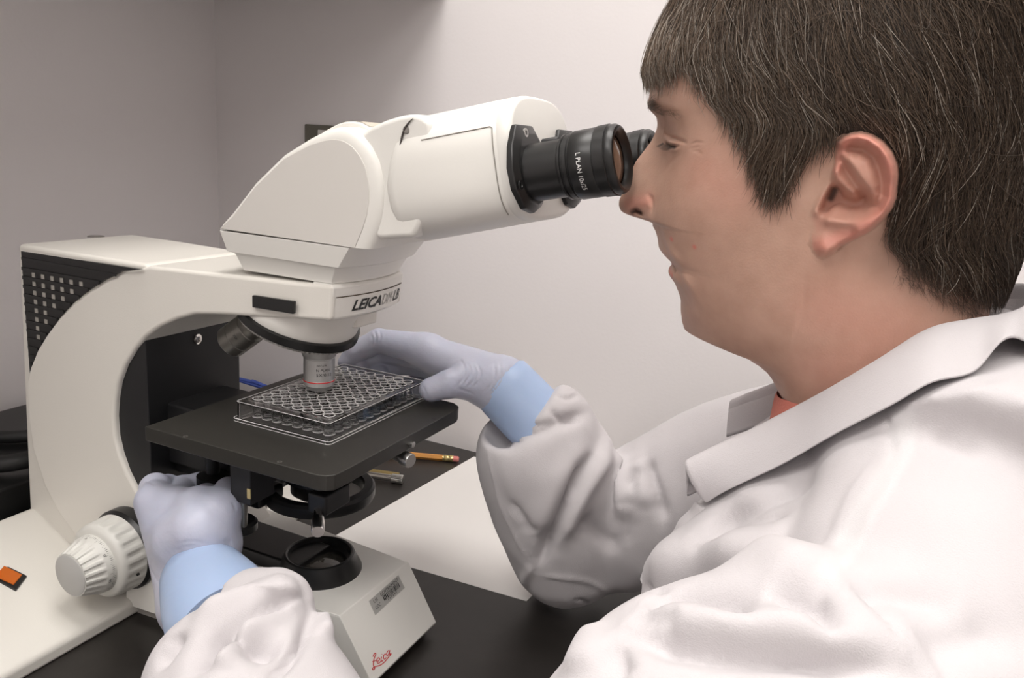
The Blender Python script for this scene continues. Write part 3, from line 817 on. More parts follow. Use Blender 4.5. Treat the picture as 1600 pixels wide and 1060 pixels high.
# ------------------------------------------------------------------ well plate
pl = thing('well_plate', (0, 0, 0), 'clear plastic plate with ninety-six round wells on the black stage', 'well plate')
def plate_wall():
    fx, fy = 42.74, 63.88
    def R_(z, i, r=3.0): return [(x, y, z) for x, y in rrect(-fx + i, fx - i, -fy + i, fy - i, r, 4)]
    outer = [R_(0.02, 0), R_(2.2, 0), R_(2.6, 1.5), R_(14.35, 1.8), R_(14.35, 2.9), R_(3.0, 2.7), R_(0.02, 1.6)]
    V, F = loft(outer, cap=False)
    n = len(outer[0]); k = len(outer) - 1
    F += [(k * n + j, k * n + (j + 1) % n, (j + 1) % n, j) for j in range(n)]
    return V, F
mesh('frame', *plate_wall(), M['plate'], pl, angle=30)
def edge_loop(z, i, r, w):
    ring_ = [(x, y, z) for x, y in rrect(-42.74 + i, 42.74 - i, -63.88 + i, 63.88 - i, r, 4)]
    return tube(ring_ + [ring_[0]], w, 6)
mesh('plate_edge_glint', *merge([edge_loop(2.3, -0.05, 3.0, .22), edge_loop(14.4, 1.9, 2.0, .18), edge_loop(0.25, -.05, 3.0, .16)]), M['platerim_glint'], pl)  # thin pale lines painted as light caught along the plate edges
# deck that joins the wells: a thin sheet with round openings
V = []; F = []; nseg = 16
for i in range(8):
    for j in range(12):
        cx0, cy0 = -31.5 + 9 * i, -49.5 + 9 * j; b0 = len(V)
        for zz_ in (13.3, 14.2):
            for k in range(nseg):
                t_ = 2 * pi * k / nseg; c_, s_ = cos(t_), sin(t_); m_ = max(abs(c_), abs(s_))
                V.append((cx0 + 3.5 * c_, cy0 + 3.5 * s_, zz_))
                ex = 4.5 * c_ / m_; ey = 4.5 * s_ / m_
                V.append((cx0 + ex, cy0 + ey, zz_))
        for k in range(nseg):
            k2 = (k + 1) % nseg; a0, a1, a2, a3 = b0 + 2*k, b0 + 2*k + 1, b0 + 2*k2 + 1, b0 + 2*k2
            h_ = 2 * nseg
            F += [(a0, a1, a2, a3), (a0 + h_, a3 + h_, a2 + h_, a1 + h_)]
mesh('deck', V, F, M['plate'], pl, smooth=False)
# border of the deck out to the frame
V, F = merge([box(-40.9, 40.9, -62.0, -54.0, 13.3, 14.2), box(-40.9, 40.9, 54.0, 62.0, 13.3, 14.2), box(-40.9, -36.0, -54, 54, 13.3, 14.2), box(36.0, 40.9, -54, 54, 13.3, 14.2)])
mesh('deck_border', V, F, M['plate'], pl, smooth=False)
wv, wf = lathe((0, 0, 2.6), (0, 0, 1), [(0.01, 0), (3.3, 0), (3.55, .4), (3.6, 1), (3.75, 11.6), (4.1, 12.0), (4.1, 12.5), (3.5, 12.5), (3.35, 11.8), (3.1, 1.6), (2.6, 1.1), (0.01, 1.1)], 16, cap=False)
me = None
for i in range(8):
    for j in range(12):
        if me is None:
            r1 = lathe((0, 0, 15.02), (0, 0, 1), [(4.2, 0), (4.2, .2), (3.65, .2), (3.65, 0), (4.2, 0)], 20, cap=False)  # pale rings: refracted light at the well rims put in as colour
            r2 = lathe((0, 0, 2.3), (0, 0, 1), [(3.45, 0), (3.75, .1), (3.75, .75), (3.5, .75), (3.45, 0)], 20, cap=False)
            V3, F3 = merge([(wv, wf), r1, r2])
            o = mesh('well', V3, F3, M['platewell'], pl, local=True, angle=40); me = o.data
            me.materials.append(M['platerim_glint'])
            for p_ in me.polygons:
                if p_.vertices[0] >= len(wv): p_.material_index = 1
        else:
            o = link('well', me, None, pl)
        o.location = (0.001 * (-31.5 + 9 * i), 0.001 * (-49.5 + 9 * j), 0.0)
for yy in (-21, 21):
    for xs in (-1, 1):
        mesh('notch', [(xs * 41, yy - 3, 14.2), (xs * 41, yy + 3, 14.2), (xs * 43, yy - 4, 2.4), (xs * 43, yy + 4, 2.4), (xs * 41, yy - 3, 13.8), (xs * 41, yy + 3, 13.8)], [(0, 1, 3, 2), (4, 2, 3, 5), (0, 2, 4), (1, 5, 3), (0, 4, 5, 1)], M['plate'], pl, smooth=False)
# ------------------------------------------------------------------ person
person = thing('person', (430, YC, FLOOR), 'person in a white lab coat and blue gloves looking into the microscope eyepieces', 'person')

def smooth1(a, k):
    ker = np.exp(-0.5 * (np.arange(-3 * k, 3 * k + 1) / k) ** 2); ker /= ker.sum()
    return np.convolve(np.pad(a, 3 * k, mode='edge'), ker, 'valid')

def sstep(a, b, x):
    t = np.clip((x - a) / (b - a), 0, 1); return t * t * (3 - 2 * t)

class TPS:
    def __init__(s, P, v, lam=1e-3):
        s.P = np.asarray(P, float); n = len(P)
        A = np.zeros((n + 3, n + 3)); A[:n, :n] = s.k(s.P[:, None] - s.P[None]) + lam * np.eye(n) * 100
        A[:n, n] = 1; A[:n, n+1:] = s.P; A[n, :n] = 1; A[n+1:, :n] = s.P.T
        s.w = np.linalg.solve(A, np.concatenate([np.asarray(v, float), np.zeros(3)]))
    @staticmethod
    def k(d):
        r2 = (d ** 2).sum(-1); return 0.5 * r2 * np.log(r2 + 1e-9)
    def __call__(s, X):
        X = np.asarray(X, float); sh = X.shape[:-1]; X = X.reshape(-1, 2); out = np.empty(len(X))
        for i in range(0, len(X), 20000):
            c = X[i:i+20000]; out[i:i+20000] = s.k(c[:, None] - s.P[None]) @ s.w[:-3] + s.w[-3] + c @ s.w[-2:]
        return out.reshape(sh)

# face profile traced on the symmetry plane
prof_px = [(1015.5, 129.4), (1015, 145.3), (1013.2, 155.5), (1011, 162.3), (1013, 170.2), (1019.3, 177), (1025, 182.6), (1027.2, 192.8), (1026.1, 201.9), (1022.3, 211), (1016.6, 222.3), (1005.3, 237), (994, 251.7), (985, 270), (978, 288), (971.5, 303.8), (967.5, 312.8), (966.8, 321.9), (971.3, 331), (978, 336.5), (987.3, 340), (1003, 342.0), (1014.5, 346.5), (1022.6, 357.7), (1027.4, 372.2), (1029, 386.6), (1035.4, 397.9), (1045, 406.5), (1049.2, 412.3), (1045.5, 417), (1044, 426.7), (1046.6, 433), (1053, 441), (1059.5, 455.6), (1063.6, 468.4), (1063.6, 486), (1065.9, 505.3), (1073.9, 521.4), (1086.7, 531), (1104.4, 534.2), (1117.2, 538.4), (1133.2, 547.7), (1155.7, 556), (1181.4, 569.5), (1200.6, 585.5), (1208.6, 598.4), (1216.7, 614.4), (1227.9, 633.7)]
pf = np.array([on(1, YC - 3, *q) for q in prof_px])
fz = [331.0, 330.0, 326, 318, 306, 290, 270, 256] + list(pf[:, 2]) + [55, 20, -60]
fx_ = [324, 312, 294, 274, 257, 243, 232.5, 227.5] + list(pf[:, 0]) + [322, 334, 345]
bz = [331, 330, 326, 318, 304, 286, 262, 240, 215, 190, 170, 152, 140, 128, 112, 90, 60, 20, -60]
bx = [326, 342, 362, 382, 400, 412, 419, 420, 418, 416, 413, 411, 410, 411, 413, 416, 418, 421, 424]
zg = np.arange(-60, 331.01, 0.25)
def mono(zs, xs):
    o = np.argsort(zs); return np.interp(zg, np.array(zs)[o], np.array(xs)[o])
XLg = smooth1(mono(fz, fx_), 3); XRg = smooth1(mono(bz, bx), 10)
def XL(z): return np.interp(z, zg, XLg)
def XR(z): return np.interp(z, zg, XRg)
LMK = {  # z : (x, half width) across the head
    300: [(262, 40), (290, 62), (325, 70), (365, 65)],
    325: [(300, 60), (330, 66)],
    270: [(233, 18), (245, 40), (270, 60), (300, 70), (335, 76), (370, 71), (400, 42)],
    243: [(228, 20), (236, 41), (250, 55), (275, 65), (300, 71), (340, 76), (375, 70), (403, 38)],
    230: [(226, 15), (232, 33), (238, 44), (247, 52), (260, 58), (280, 64), (310, 70), (345, 75), (380, 66)],
    218: [(234.5, 6), (238, 12), (241.5, 21), (245, 34), (249, 45), (256, 53), (270, 60), (300, 68), (340, 73), (380, 64)],
    208: [(229, 6.5), (233, 9.5), (238, 13), (243, 19), (245.5, 30), (250, 40), (256, 48), (264, 55), (280, 62), (300, 67), (335, 71.5), (380, 62)],
    198: [(224, 7), (230, 10.5), (238, 15), (243, 22), (247, 33), (254, 45), (265, 56), (285, 64), (310, 68), (340, 71), (378, 60)],
    188: [(220, 8.5), (228, 12.5), (236, 17), (240.5, 25), (246, 37), (256, 50), (275, 61), (300, 66), (340, 69), (375, 58)],
    178: [(216, 9), (221, 12.5), (227, 16), (231, 17), (236, 20), (240.5, 29), (248, 41), (262, 54), (285, 62), (335, 67), (372, 56)],
    170: [(217, 8), (222, 12), (228, 15.5), (232, 16), (236.5, 20), (242, 31), (252, 43), (270, 55), (300, 62), (335, 65.5), (372, 54)],
    160: [(238.5, 8), (241, 14), (246, 25), (254, 38), (270, 51), (300, 61), (335, 64), (370, 52)],
    150: [(241, 9), (244, 17), (249, 26), (258, 37), (275, 48), (300, 58), (330, 62.5), (370, 51)],
    140: [(248.5, 9), (251, 17), (255, 25), (264, 35), (280, 46), (305, 57), (330, 61), (370, 51)],
    128: [(252, 9), (256, 18), (262, 26), (275, 38), (295, 49), (320, 57), (340, 58), (375, 50)],
    115: [(258, 9), (262, 17), (270, 27), (285, 38), (305, 48), (325, 54), (345, 55), (380, 49)],
    105: [(266, 9), (272, 17), (283, 27), (300, 39), (320, 48), (345, 53), (385, 48)],
    95: [(299, 12), (310, 26), (325, 39), (345, 49), (385, 50)],
    80: [(315, 18), (330, 36), (350, 46), (390, 50)],
    60: [(330, 22), (350, 38), (392, 44)],
    20: [(345, 20), (365, 34), (400, 36)],
    -50: [(350, 20), (370, 34), (405, 36)],
}
def edge_fac(x, z):
    """roundness towards the front and back outline"""
    return np.sqrt(np.tanh(np.maximum(x - XL(z), 0.02) / 13.0) * np.tanh(np.maximum(XR(z) - x, 0.02) / 32.0))
def build_rho():
    LP = []; LV = []
    for z, row in LMK.items():
        shift = float(XL(z) - np.interp(z, zg, XL0))
        for x, h in row:
            k = float(np.clip(1 - (x - np.interp(z, zg, XL0)) / 45.0, 0, 1))
            xx = max(x + shift * k, float(XL(z)) + 2.6)
            LP.append((xx, z)); LV.append(h / float(edge_fac(xx, z)))
    return TPS(LP, LV, 8.0)
XL0 = XLg.copy()
RHO = build_rho()
# the traced profile is the visible outline, which lies a little off the symmetry plane:
# move the symmetry-plane profile until the outline of the solid head agrees with it
tv = np.array([q[1] for q in prof_px]); tu = np.array([q[0] for q in prof_px])
zc = np.arange(60, 246, 0.75); pc_ = np.concatenate([[0.0], np.linspace(0.03, 1.5, 70)])
for it in range(7):
    PHc, ZC = np.meshgrid(pc_, zc)
    l, r = XL(ZC), XR(ZC); xc = (l + r) / 2 - (r - l) / 2 * np.cos(PHc)
    hc = edge_fac(xc, ZC) * np.maximum(RHO(np.stack([xc, ZC], -1)), 4.0); hc[:, 0] = 0
    pp = proj(np.stack([xc, YC - hc, ZC], -1)); U, Vv = pp[..., 0], pp[..., 1]
    dsh = np.zeros(len(zc)); wsh = np.zeros(len(zc))
    for v in np.arange(131, 632, 1.5):
        rows = np.abs(Vv - v) < 1.2
        if not rows.any(): continue
        Um = np.where(rows, U, 1e9); i = np.unravel_index(np.argmin(Um), Um.shape)
        e = np.interp(v, tv, tu) - Um[i]
        w_ = np.exp(-((zc - zc[i[0]]) / 1.5) ** 2); dsh += w_ * e; wsh += w_
    dsh = np.where(wsh > 0.05, dsh / np.maximum(wsh, 0.05), 0) / 2.85
    XLg = XLg + smooth1(np.interp(zg, zc, np.clip(0.75 * dsh, -5, 5), left=max(dsh[:8].mean() * .75, 0.0), right=0.0), 5)
    RHO = build_rho()

def poly_d(X, Z, P):
    """distance of points to a polyline in the side view, and the arc parameter"""
    P = np.asarray(P, float); best = np.full(X.shape, 1e9); par = np.zeros(X.shape)
    for i in range(len(P) - 1):
        a, b = P[i], P[i+1]; d = b - a; L2 = d @ d + 1e-9
        t = np.clip(((X - a[0]) * d[0] + (Z - a[1]) * d[1]) / L2, 0, 1)
        dd = np.hypot(X - a[0] - t * d[0], Z - a[1] - t * d[1])
        m_ = dd < best; best = np.where(m_, dd, best); par = np.where(m_, (i + t) / (len(P) - 1), par)
    return best, par
def in_poly(X, Z, P):
    P = np.asarray(P, float); ins = np.zeros(X.shape, bool); n = len(P)
    for i in range(n):
        (x0, z0), (x1, z1) = P[i], P[(i + 1) % n]
        c = ((z0 > Z) != (z1 > Z)) & (X < (x1 - x0) * (Z - z0) / (z1 - z0 + 1e-12) + x0); ins ^= c
    return ins
# pixel polylines on the near side: h = how far that skin stands off the symmetry plane
def sp(h, pts, s=1.0, o=(0, 0)):
    return [tuple(on(1, YC - h, o[0] + u / s, o[1] + v / s)[[0, 2]]) for u, v in pts]
FA = lambda h, pts: sp(h, pts, 4.4167, (960, 100))
FB = lambda h, pts: sp(h, pts, 3.117, (960, 300))
EA = lambda pts, h=84: sp(h, pts, 4.24, (1230, 180))
EAR = EA([(315, 175), (360, 135), (410, 112), (480, 101), (560, 122), (640, 172), (700, 242), (735, 325), (742, 400), (732, 480), (727, 560), (700, 622), (650, 692), (580, 762), (500, 812), (420, 852), (340, 892), (290, 942), (230, 974), (182, 962), (150, 922), (138, 860), (140, 780), (130, 690), (180, 560), (260, 440), (300, 330)])
E_HELIX = EA([(306, 345), (318, 270), (345, 205), (400, 158), (480, 146), (560, 168), (622, 218), (668, 292), (692, 370), (694, 450), (680, 540), (640, 622), (575, 700), (490, 760)])
E_SCAPHA = EA([(352, 232), (420, 212), (500, 222), (572, 280), (612, 360), (636, 460), (632, 540), (590, 610)])
E_ANTI = EA([(370, 265), (425, 345), (490, 440), (545, 530), (580, 570), (560, 625), (500, 680), (420, 712), (330, 712), (262, 708)])
E_FOSSA = EA([(338, 300), (370, 350), (420, 410), (480, 490), (510, 540)])
E_CRUS = EA([(305, 350), (330, 420), (375, 490), (420, 520)])
E_CONCHA = EA([(330, 560), (420, 600), (480, 600)])
E_CANAL = EA([(290, 505), (265, 560), (225, 630)])
E_TRAGUS = EA([(245, 500), (205, 570), (175, 640)])
E_LOBE = EA([(210, 850), (230, 900)])
def G(d, w): return np.exp(-(d / w) ** 2)

def detail(X, Z):
    """fine relief of the face and ear (mm, outwards) in the side view"""
    D = np.zeros(X.shape)
    def add(P, a, w, fade=True):
        nonlocal D
        d, t = poly_d(X, Z, P); f_ = np.sin(np.clip(t, 0.02, 0.98) * pi) ** 0.5 if fade else 1.0
        D = D + a * G(d, w) * f_
    # eye socket and
    add(FA(28, [(330, 440), (400, 480), (480, 500)]), -1.6, 4.0)
    # eye: lid crease, lid bulge, opening, lower lid, bags, crow's feet
    add(FA(30, [(328, 478), (400, 512), (470, 528), (560, 552)]), -3.2, 1.0)
    add(FA(32, [(345, 515), (420, 545), (500, 556)]), 2.2, 1.5)
    add(FA(30, [(335, 545), (385, 566), (445, 578), (500, 570)]), -2.4, 0.9)
    add(FA(33, [(385, 592), (440, 600), (500, 590)]), 0.9, 1.1)
    add(FA(34, [(350, 730), (390, 690), (450, 650), (520, 625)]), -0.7, 1.8)
    for q in ([(550, 560), (600, 545), (650, 550)], [(560, 600), (605, 605), (640, 635)], [(550, 585), (590, 580), (620, 575)]):
        add(FA(48, q), -0.5, 0.7)
    # brow ridge, nose wing and its groove, nostril
    add(FA(38, [(260, 265), (340, 290), (430, 315), (520, 345)]), 1.0, 3.0)
    add(FB(17, [(175, 10), (205, 35), (212, 70), (200, 105)]), -1.6, 1.5)
    add(FB(15, [(120, 60), (170, 50), (195, 75)]), 1.2, 3.0)
    add(FB(11, [(88, 98), (110, 90), (140, 100), (165, 112)]), -3.4, 1.5)
    # cheek fold beside the mouth, mouth corner, lips
    add(FB(26, [(222, 130), (232, 215), (262, 290), (312, 370), (345, 440), (385, 520)]), -1.0, 2.0)
    add(FB(32, [(240, 180), (275, 270), (330, 350), (365, 430), (430, 540)]), 1.0, 3.0)
    add(FB(18, [(275, 348), (300, 362), (325, 385)]), -1.6, 1.1)
    add(FB(12, [(268, 385), (290, 392), (310, 400)]), 1.0, 1.6)
    add(FB(22, [(318, 470), (345, 500), (380, 560)]), -0.7, 2.5)
    # jaw and neck creases
    add(sp(56, [(1262, 425), (1258, 470), (1246, 520), (1232, 560)]), -0.45, 1.6)
    add(sp(54, [(1250, 480), (1240, 530), (1230, 575), (1222, 612)]), 0.7, 3.5)
    return D

def ear(X, Z):
    """ear relief: (offset, mask)"""
    d, t = poly_d(X, Z, EAR + [EAR[0]]); ins = in_poly(X, Z, EAR); sd = np.where(ins, d, -d)
    a0 = np.array(EA([(140, 700)])[0]); a1 = np.array(EA([(735, 380)])[0]); a2 = np.array(EA([(300, 250)])[0])
    ax_ = nrm(np.append(a1 - a0, 0))[:2]
    run = (X - a0[0]) * 0.93 + (Z - a0[1]) * 0.12
    base = 15.5 * sstep(-2, 34, run) ** 0.9
    e = base
    lobe = sstep(EA([(0, 760)])[0][1], EA([(0, 900)])[0][1], Z)
    e = e + 4.0 * lobe
    def add(P, a, w, p=2):
        nonlocal e
        dd, tt = poly_d(X, Z, P); e = e + a * np.exp(-(dd / w) ** p)
    add(E_HELIX, 3.2, 3.2, 3)
    add(E_SCAPHA, -6.0, 2.9)
    add(E_ANTI, 2.8, 2.6)
    add(E_FOSSA, -6.0, 2.6)
    add(E_CRUS, 3.0, 2.3)
    add(E_CONCHA, -12.0, 5.6)
    add(E_CANAL, -9.0, 2.3)
    add(E_TRAGUS, 4.6, 2.5)
    add(E_LOBE, 1.6, 4.5)
    e = np.maximum(e, -6.0)
    edge = sstep(-0.3, 3.2, sd)                        # rounded rim
    frontness = sstep(10, 2, run)                       # towards the cheek: blend instead of a cliff
    m_ = np.where(frontness > 0, (1 - frontness) * edge + frontness * sstep(-1.0, 6.0, sd), edge)
    return e * np.sqrt(np.clip(m_, 0, 1)), m_

def head_pt(phi, z, off=0.0, feat=True):
    """point of the head at angle phi (0 front, pi back, negative = far side) and height z"""
    phi, z = np.broadcast_arrays(np.asarray(phi, float), np.asarray(z, float))
    l, r = XL(z), XR(z); x = (l + r) / 2 - (r - l) / 2 * np.cos(phi)
    h = edge_fac(x, z) * np.maximum(RHO(np.stack([x, z], -1)), 4.0)
    h = np.where(np.abs(np.sin(phi)) < 1e-6, 0.0, h)
    h = h * np.sqrt(np.clip((331.0 - z) / 40.0, 0, 1) * (2 - np.clip((331.0 - z) / 40.0, 0, 1)))
    if feat:
        D = detail(x, z); e, m_ = ear(x, z)
        h = h + (D * np.clip(h / 5.0, 0, 1)) + e * np.clip((h - 30) / 20, 0, 1)
    s = np.where(np.sin(phi) < 0, 1.0, -1.0)
    return np.stack([x, YC + s * h, z], -1)

# angular samples, denser over the ear
qs = np.linspace(0, 1, 4001); ph = np.arccos(1 - 2 * qs)
dens = 1.0 + 1.3 * np.exp(-((qs - 0.63) / 0.13) ** 2)
cum = np.concatenate([[0], np.cumsum(np.diff(ph) * (dens[1:] + dens[:-1]) / 2)]); cum /= cum[-1]
NPH = 380
phs = np.interp(np.linspace(0, 1, NPH), cum, ph)
zr = np.concatenate([np.arange(-60, 60, 5.0), np.arange(60, 100, 1.0), np.arange(100, 250, 0.5), np.arange(250, 331, 2.0), [330.9]])
PH, ZR = np.meshgrid(phs, zr)
near = head_pt(PH, ZR)
far = near[:, 1:-1][:, ::-1].copy(); far[..., 1] = 2 * YC - far[..., 1]
allp = np.concatenate([near, far], 1)
nr_, nc_ = allp.shape[:2]
V = allp.reshape(-1, 3)
F = grid_faces(nr_, nc_, closed_c=True)
F.append(tuple(range(nc_ - 1, -1, -1))); F.append(tuple(range((nr_ - 1) * nc_, nr_ * nc_)))
body = mesh('body', V, F, None, person, angle=180)
# regional skin colour: r = redness, g = shade painted in nostril, ear canal and lips, dark lashes, b = stubble / brow hair
X, Z = V[:, 0], V[:, 2]
HH = np.abs(V[:, 1] - YC)
def spot(P, w, p=2):
    d, t = poly_d(X, Z, P); return np.exp(-(d / w) ** p)
d_e, _ = poly_d(X, Z, EAR + [EAR[0]]); earin = in_poly(X, Z, EAR) & (HH > 60)
red = 0.3 * np.where(earin, sstep(-.5, 3, d_e), 0) + 0.45 * np.where(earin, spot(E_HELIX, 3.5), 0)
red = np.maximum(red, 0.5 * spot(FB(17, [(60, 60), (120, 50), (180, 40)]), 5))
red = np.maximum(red, 0.22 * spot(sp(52, [(1110, 270), (1150, 300)]), 14))
red = np.maximum(red, 0.9 * spot(FB(12, [(266, 378), (290, 388), (308, 398)]), 1.6) * (HH < 24))
red = np.maximum(red, 0.5 * spot(FB(12, [(245, 318), (285, 345)]), 1.6) * (HH < 22))
red = np.maximum(red, 0.25 * spot(sp(50, [(1300, 480), (1400, 520), (1300, 580)]), 18))
red = np.maximum(red, 0.7 * np.where(earin, spot(EA([(200, 880), (330, 830), (480, 770)]), 5), 0))
for q in ((290, 225), (424, 254)):
    red = np.maximum(red, 1.6 * spot(FB(34, [q, (q[0] + 2, q[1] + 3)]), 0.9))
dark = 0.95 * spot(FB(11, [(92, 98), (112, 92), (140, 102)]), 1.5) * (HH < 18)
dark = np.maximum(dark, np.where(earin, 0.9 * spot(E_CANAL[:2], 1.7, 3), 0))
dark = np.maximum(dark, 0.95 * spot(FA(30, [(350, 552), (395, 568), (450, 578)]), 1.15) * (HH < 45))
dark = np.maximum(dark, 0.40 * spot(FB(16, [(278, 350), (300, 362), (318, 378)]), 0.8) * (HH < 26))
stub = 0.35 * sstep(18, 0, poly_d(X, Z, sp(50, [(1400, 400), (1445, 440), (1500, 470), (1545, 480)]))[0]) * (X > 345)
brow = 0.6 * spot(FA(14, [(226, 276), (246, 295), (262, 318)]), 1.5) * (HH < 26)
attr = body.data.color_attributes.new('skin', 'FLOAT_COLOR', 'POINT')
colr = np.stack([red, dark, np.maximum(stub, brow), np.ones_like(red)], 1).astype(np.float32)
attr.data.foreach_set('color', colr.ravel())
def skin_mat():
    m = bpy.data.materials.new('skin'); m.use_nodes = True; nt = m.node_tree; b = nt.nodes['Principled BSDF']
    L_ = nt.links
    at = nt.nodes.new('ShaderNodeAttribute'); at.attribute_name = 'skin'
    sep = nt.nodes.new('ShaderNodeSeparateColor'); L_.new(at.outputs['Color'], sep.inputs[0])
    tc = nt.nodes.new('ShaderNodeTexCoord')
    nz = nt.nodes.new('ShaderNodeTexNoise'); nz.inputs['Scale'].default_value = 70; nz.inputs['Detail'].default_value = 6
    L_.new(tc.outputs['Object'], nz.inputs['Vector'])
    def mixc(fac, a, bcol, mode='MIX'):
        x = nt.nodes.new('ShaderNodeMix'); x.data_type = 'RGBA'; x.blend_type = mode
        if isinstance(fac, float): x.inputs[0].default_value = fac
        else: L_.new(fac, x.inputs[0])
        if isinstance(a, tuple): x.inputs[6].default_value = (*a, 1)
        else: L_.new(a, x.inputs[6])
        if isinstance(bcol, tuple): x.inputs[7].default_value = (*bcol, 1)
        else: L_.new(bcol, x.inputs[7])
        return x.outputs[2]
    base = mixc(nz.outputs['Fac'], (0.44, 0.262, 0.190), (0.63, 0.400, 0.310))
    c = mixc(sep.outputs[0], base, (0.62, 0.235, 0.185))
    c = mixc(sep.outputs[2], c, (0.09, 0.06, 0.045))
    c = mixc(sep.outputs[1], c, (0.035, 0.015, 0.012))
    L_.new(c, b.inputs['Base Color'])
    b.inputs['Roughness'].default_value = 0.48
    b.inputs['Specular IOR Level'].default_value = 0.35
    b.inputs['Subsurface Weight'].default_value = 0.12
    b.inputs['Subsurface Radius'].default_value = (1.0, 0.35, 0.2); b.inputs['Subsurface Scale'].default_value = 0.004
    n2 = nt.nodes.new('ShaderNodeTexNoise'); n2.inputs['Scale'].default_value = 900; n2.inputs['Detail'].default_value = 4
    L_.new(tc.outputs['Object'], n2.inputs['Vector'])
    bp = nt.nodes.new('ShaderNodeBump'); bp.inputs['Strength'].default_value = 0.22; bp.inputs['Distance'].default_value = 0.0006
    L_.new(n2.outputs['Fac'], bp.inputs['Height']); L_.new(bp.outputs['Normal'], b.inputs['Normal'])
    return m
body.data.materials.append(skin_mat())
# ------------------------------------------------------------------ hair
def fast_mesh(name, V, F, mat_, parent, smooth=True):
    """V (n,3) mm, F (m,k) int array of equal polygons"""
    W = (wm(V) - root_of(parent)).astype(np.float32); F = np.asarray(F, np.int32); k = F.shape[1]
    me = bpy.data.meshes.new(name)
    me.vertices.add(len(W)); me.vertices.foreach_set('co', W.ravel())
    me.loops.add(F.size); me.loops.foreach_set('vertex_index', F.ravel())
    me.polygons.add(len(F)); me.polygons.foreach_set('loop_start', np.arange(0, F.size, k, dtype=np.int32))
    me.update(calc_edges=True); me.validate()
    if smooth: me.shade_smooth()
    return link(name, me, mat_, parent)

def hp(pts):
    return [tuple(on(1, YC - h, u, v)[[0, 2]]) for u, v, h in pts]
HAIR = [(195, 345), (195, 246)] + hp([(1014, 118, 14), (1040, 122, 32), (1064, 119, 44), (1079, 98, 50), (1112, 146, 58), (1142, 182, 60), (1168, 222, 62), (1187, 262, 64), (1206, 302, 65), (1215, 310, 66), (1230, 298, 67), (1246, 258, 69), (1280, 225, 72), (1315, 212, 75), (1345, 212, 75), (1390, 238, 75), (1396, 290, 75), (1383, 330, 73), (1386, 375, 70), (1402, 392, 66), (1440, 418, 60), (1480, 446, 55), (1540, 472, 45), (1585, 490, 25)]) + [(450, 146), (450, 345)]
def hair_sd(x, z):
    d, _ = poly_d(x, z, HAIR + [HAIR[0]]); return np.where(in_poly(x, z, HAIR), d, -d)
def base_pt(phi, z, off=0.0):
    """smooth head surface pushed out by off (mm) along its normal"""
    z = np.clip(z, -50, 330.0)
    P = head_pt(phi, z, feat=False)
    e1 = head_pt(phi + 0.03, z, feat=False) - P; e2 = head_pt(phi, np.clip(z + 1.0, -50, 330.5), feat=False) - P
    n = np.cross(e2, e1); n /= np.linalg.norm(n, axis=-1, keepdims=True) + 1e-9
    c = np.stack([np.full_like(P[..., 0], 320.0), np.full_like(P[..., 0], YC), np.full_like(P[..., 0], 230.0)], -1)
    s = np.sign(((P - c) * n).sum(-1, keepdims=True)); return P + n * s * np.asarray(off)[..., None]
def phi_of(x, z, far=False):
    l, r = XL(z), XR(z); p = np.arccos(np.clip(((l + r) / 2 - x) / ((r - l) / 2), -1, 1)); return -p if far else p
# scalp cap
zz_ = np.concatenate([np.arange(120, 300, 1.5), np.arange(300, 331, 3.0), [330.0]])
pp_ = np.concatenate([-np.linspace(pi, 0.02, 90)[1:-1], np.linspace(0.02, pi - 0.02, 150)])
PP, ZZ = np.meshgrid(np.concatenate([np.linspace(0.015, pi - .015, 170), np.linspace(pi + .015, 2 * pi - .015, 90)]), zz_)
PPs = np.where(PP > pi, PP - 2 * pi, PP)
l, r = XL(ZZ), XR(ZZ); xx_ = (l + r) / 2 - (r - l) / 2 * np.cos(PPs)
sd_ = hair_sd(xx_, ZZ)
off_ = np.where(sd_ > 0, 0.3 + 4.2 * sstep(0, 20, sd_), -2.5)
Vc = base_pt(PPs, ZZ, off_)
n0, n1_ = PP.shape
Fi = np.array(grid_faces(n0, n1_, closed_c=True)); keep = (sd_.ravel()[Fi] > -3.0).any(1)
M['scalp'] = mat('hair_undercoat', (0.030, 0.021, 0.015), 0.55, bump=0.4, bscale=500, var=0.4, vscale=90)
hair = fast_mesh('hair', Vc.reshape(-1, 3), Fi[keep], M['scalp'], person)
hair['label'] = 'short greying dark brown hair'
# strands
rng = np.random.default_rng(11)
FLOW = np.array([(1030, 20, -.10, 1), (1050, 90, -.02, 1), (1085, 60, .12, 1), (1100, 40, .30, 1), (1112, 120, .60, 1), (1150, 150, .50, 1), (1180, 230, .38, 1), (1215, 290, .08, 1), (1250, 150, .45, 1), (1250, 240, .10, 1), (1300, 150, .55, 1), (1350, 100, .60, 1), (1300, 40, .5, 1), (1420, 180, .50, 1), (1430, 280, .22, 1), (1420, 370, .15, 1), (1500, 300, .25, 1), (1480, 410, .60, 1), (1560, 440, .75, 1), (1580, 300, .15, 1), (1550, 100, .45, 1), (1450, 60, .5, 1), (1250, -60, .4, 1), (1050, -60, -.1, 1), (1500, -60, .5, 1)], float)
FP = np.array([on(1, YC - 70, a, b)[[0, 2]] for a, b in FLOW[:, :2]])
FD = np.stack([FLOW[:, 2], -FLOW[:, 3]], 1); FD /= np.linalg.norm(FD, axis=1)[:, None]
def flow(x, z):
    d2 = (x[:, None] - FP[:, 0]) ** 2 + (z[:, None] - FP[:, 1]) ** 2
    w = 1 / (d2 + 60.0) ** 1.5; v = w @ FD; return v / np.linalg.norm(v, axis=1)[:, None]
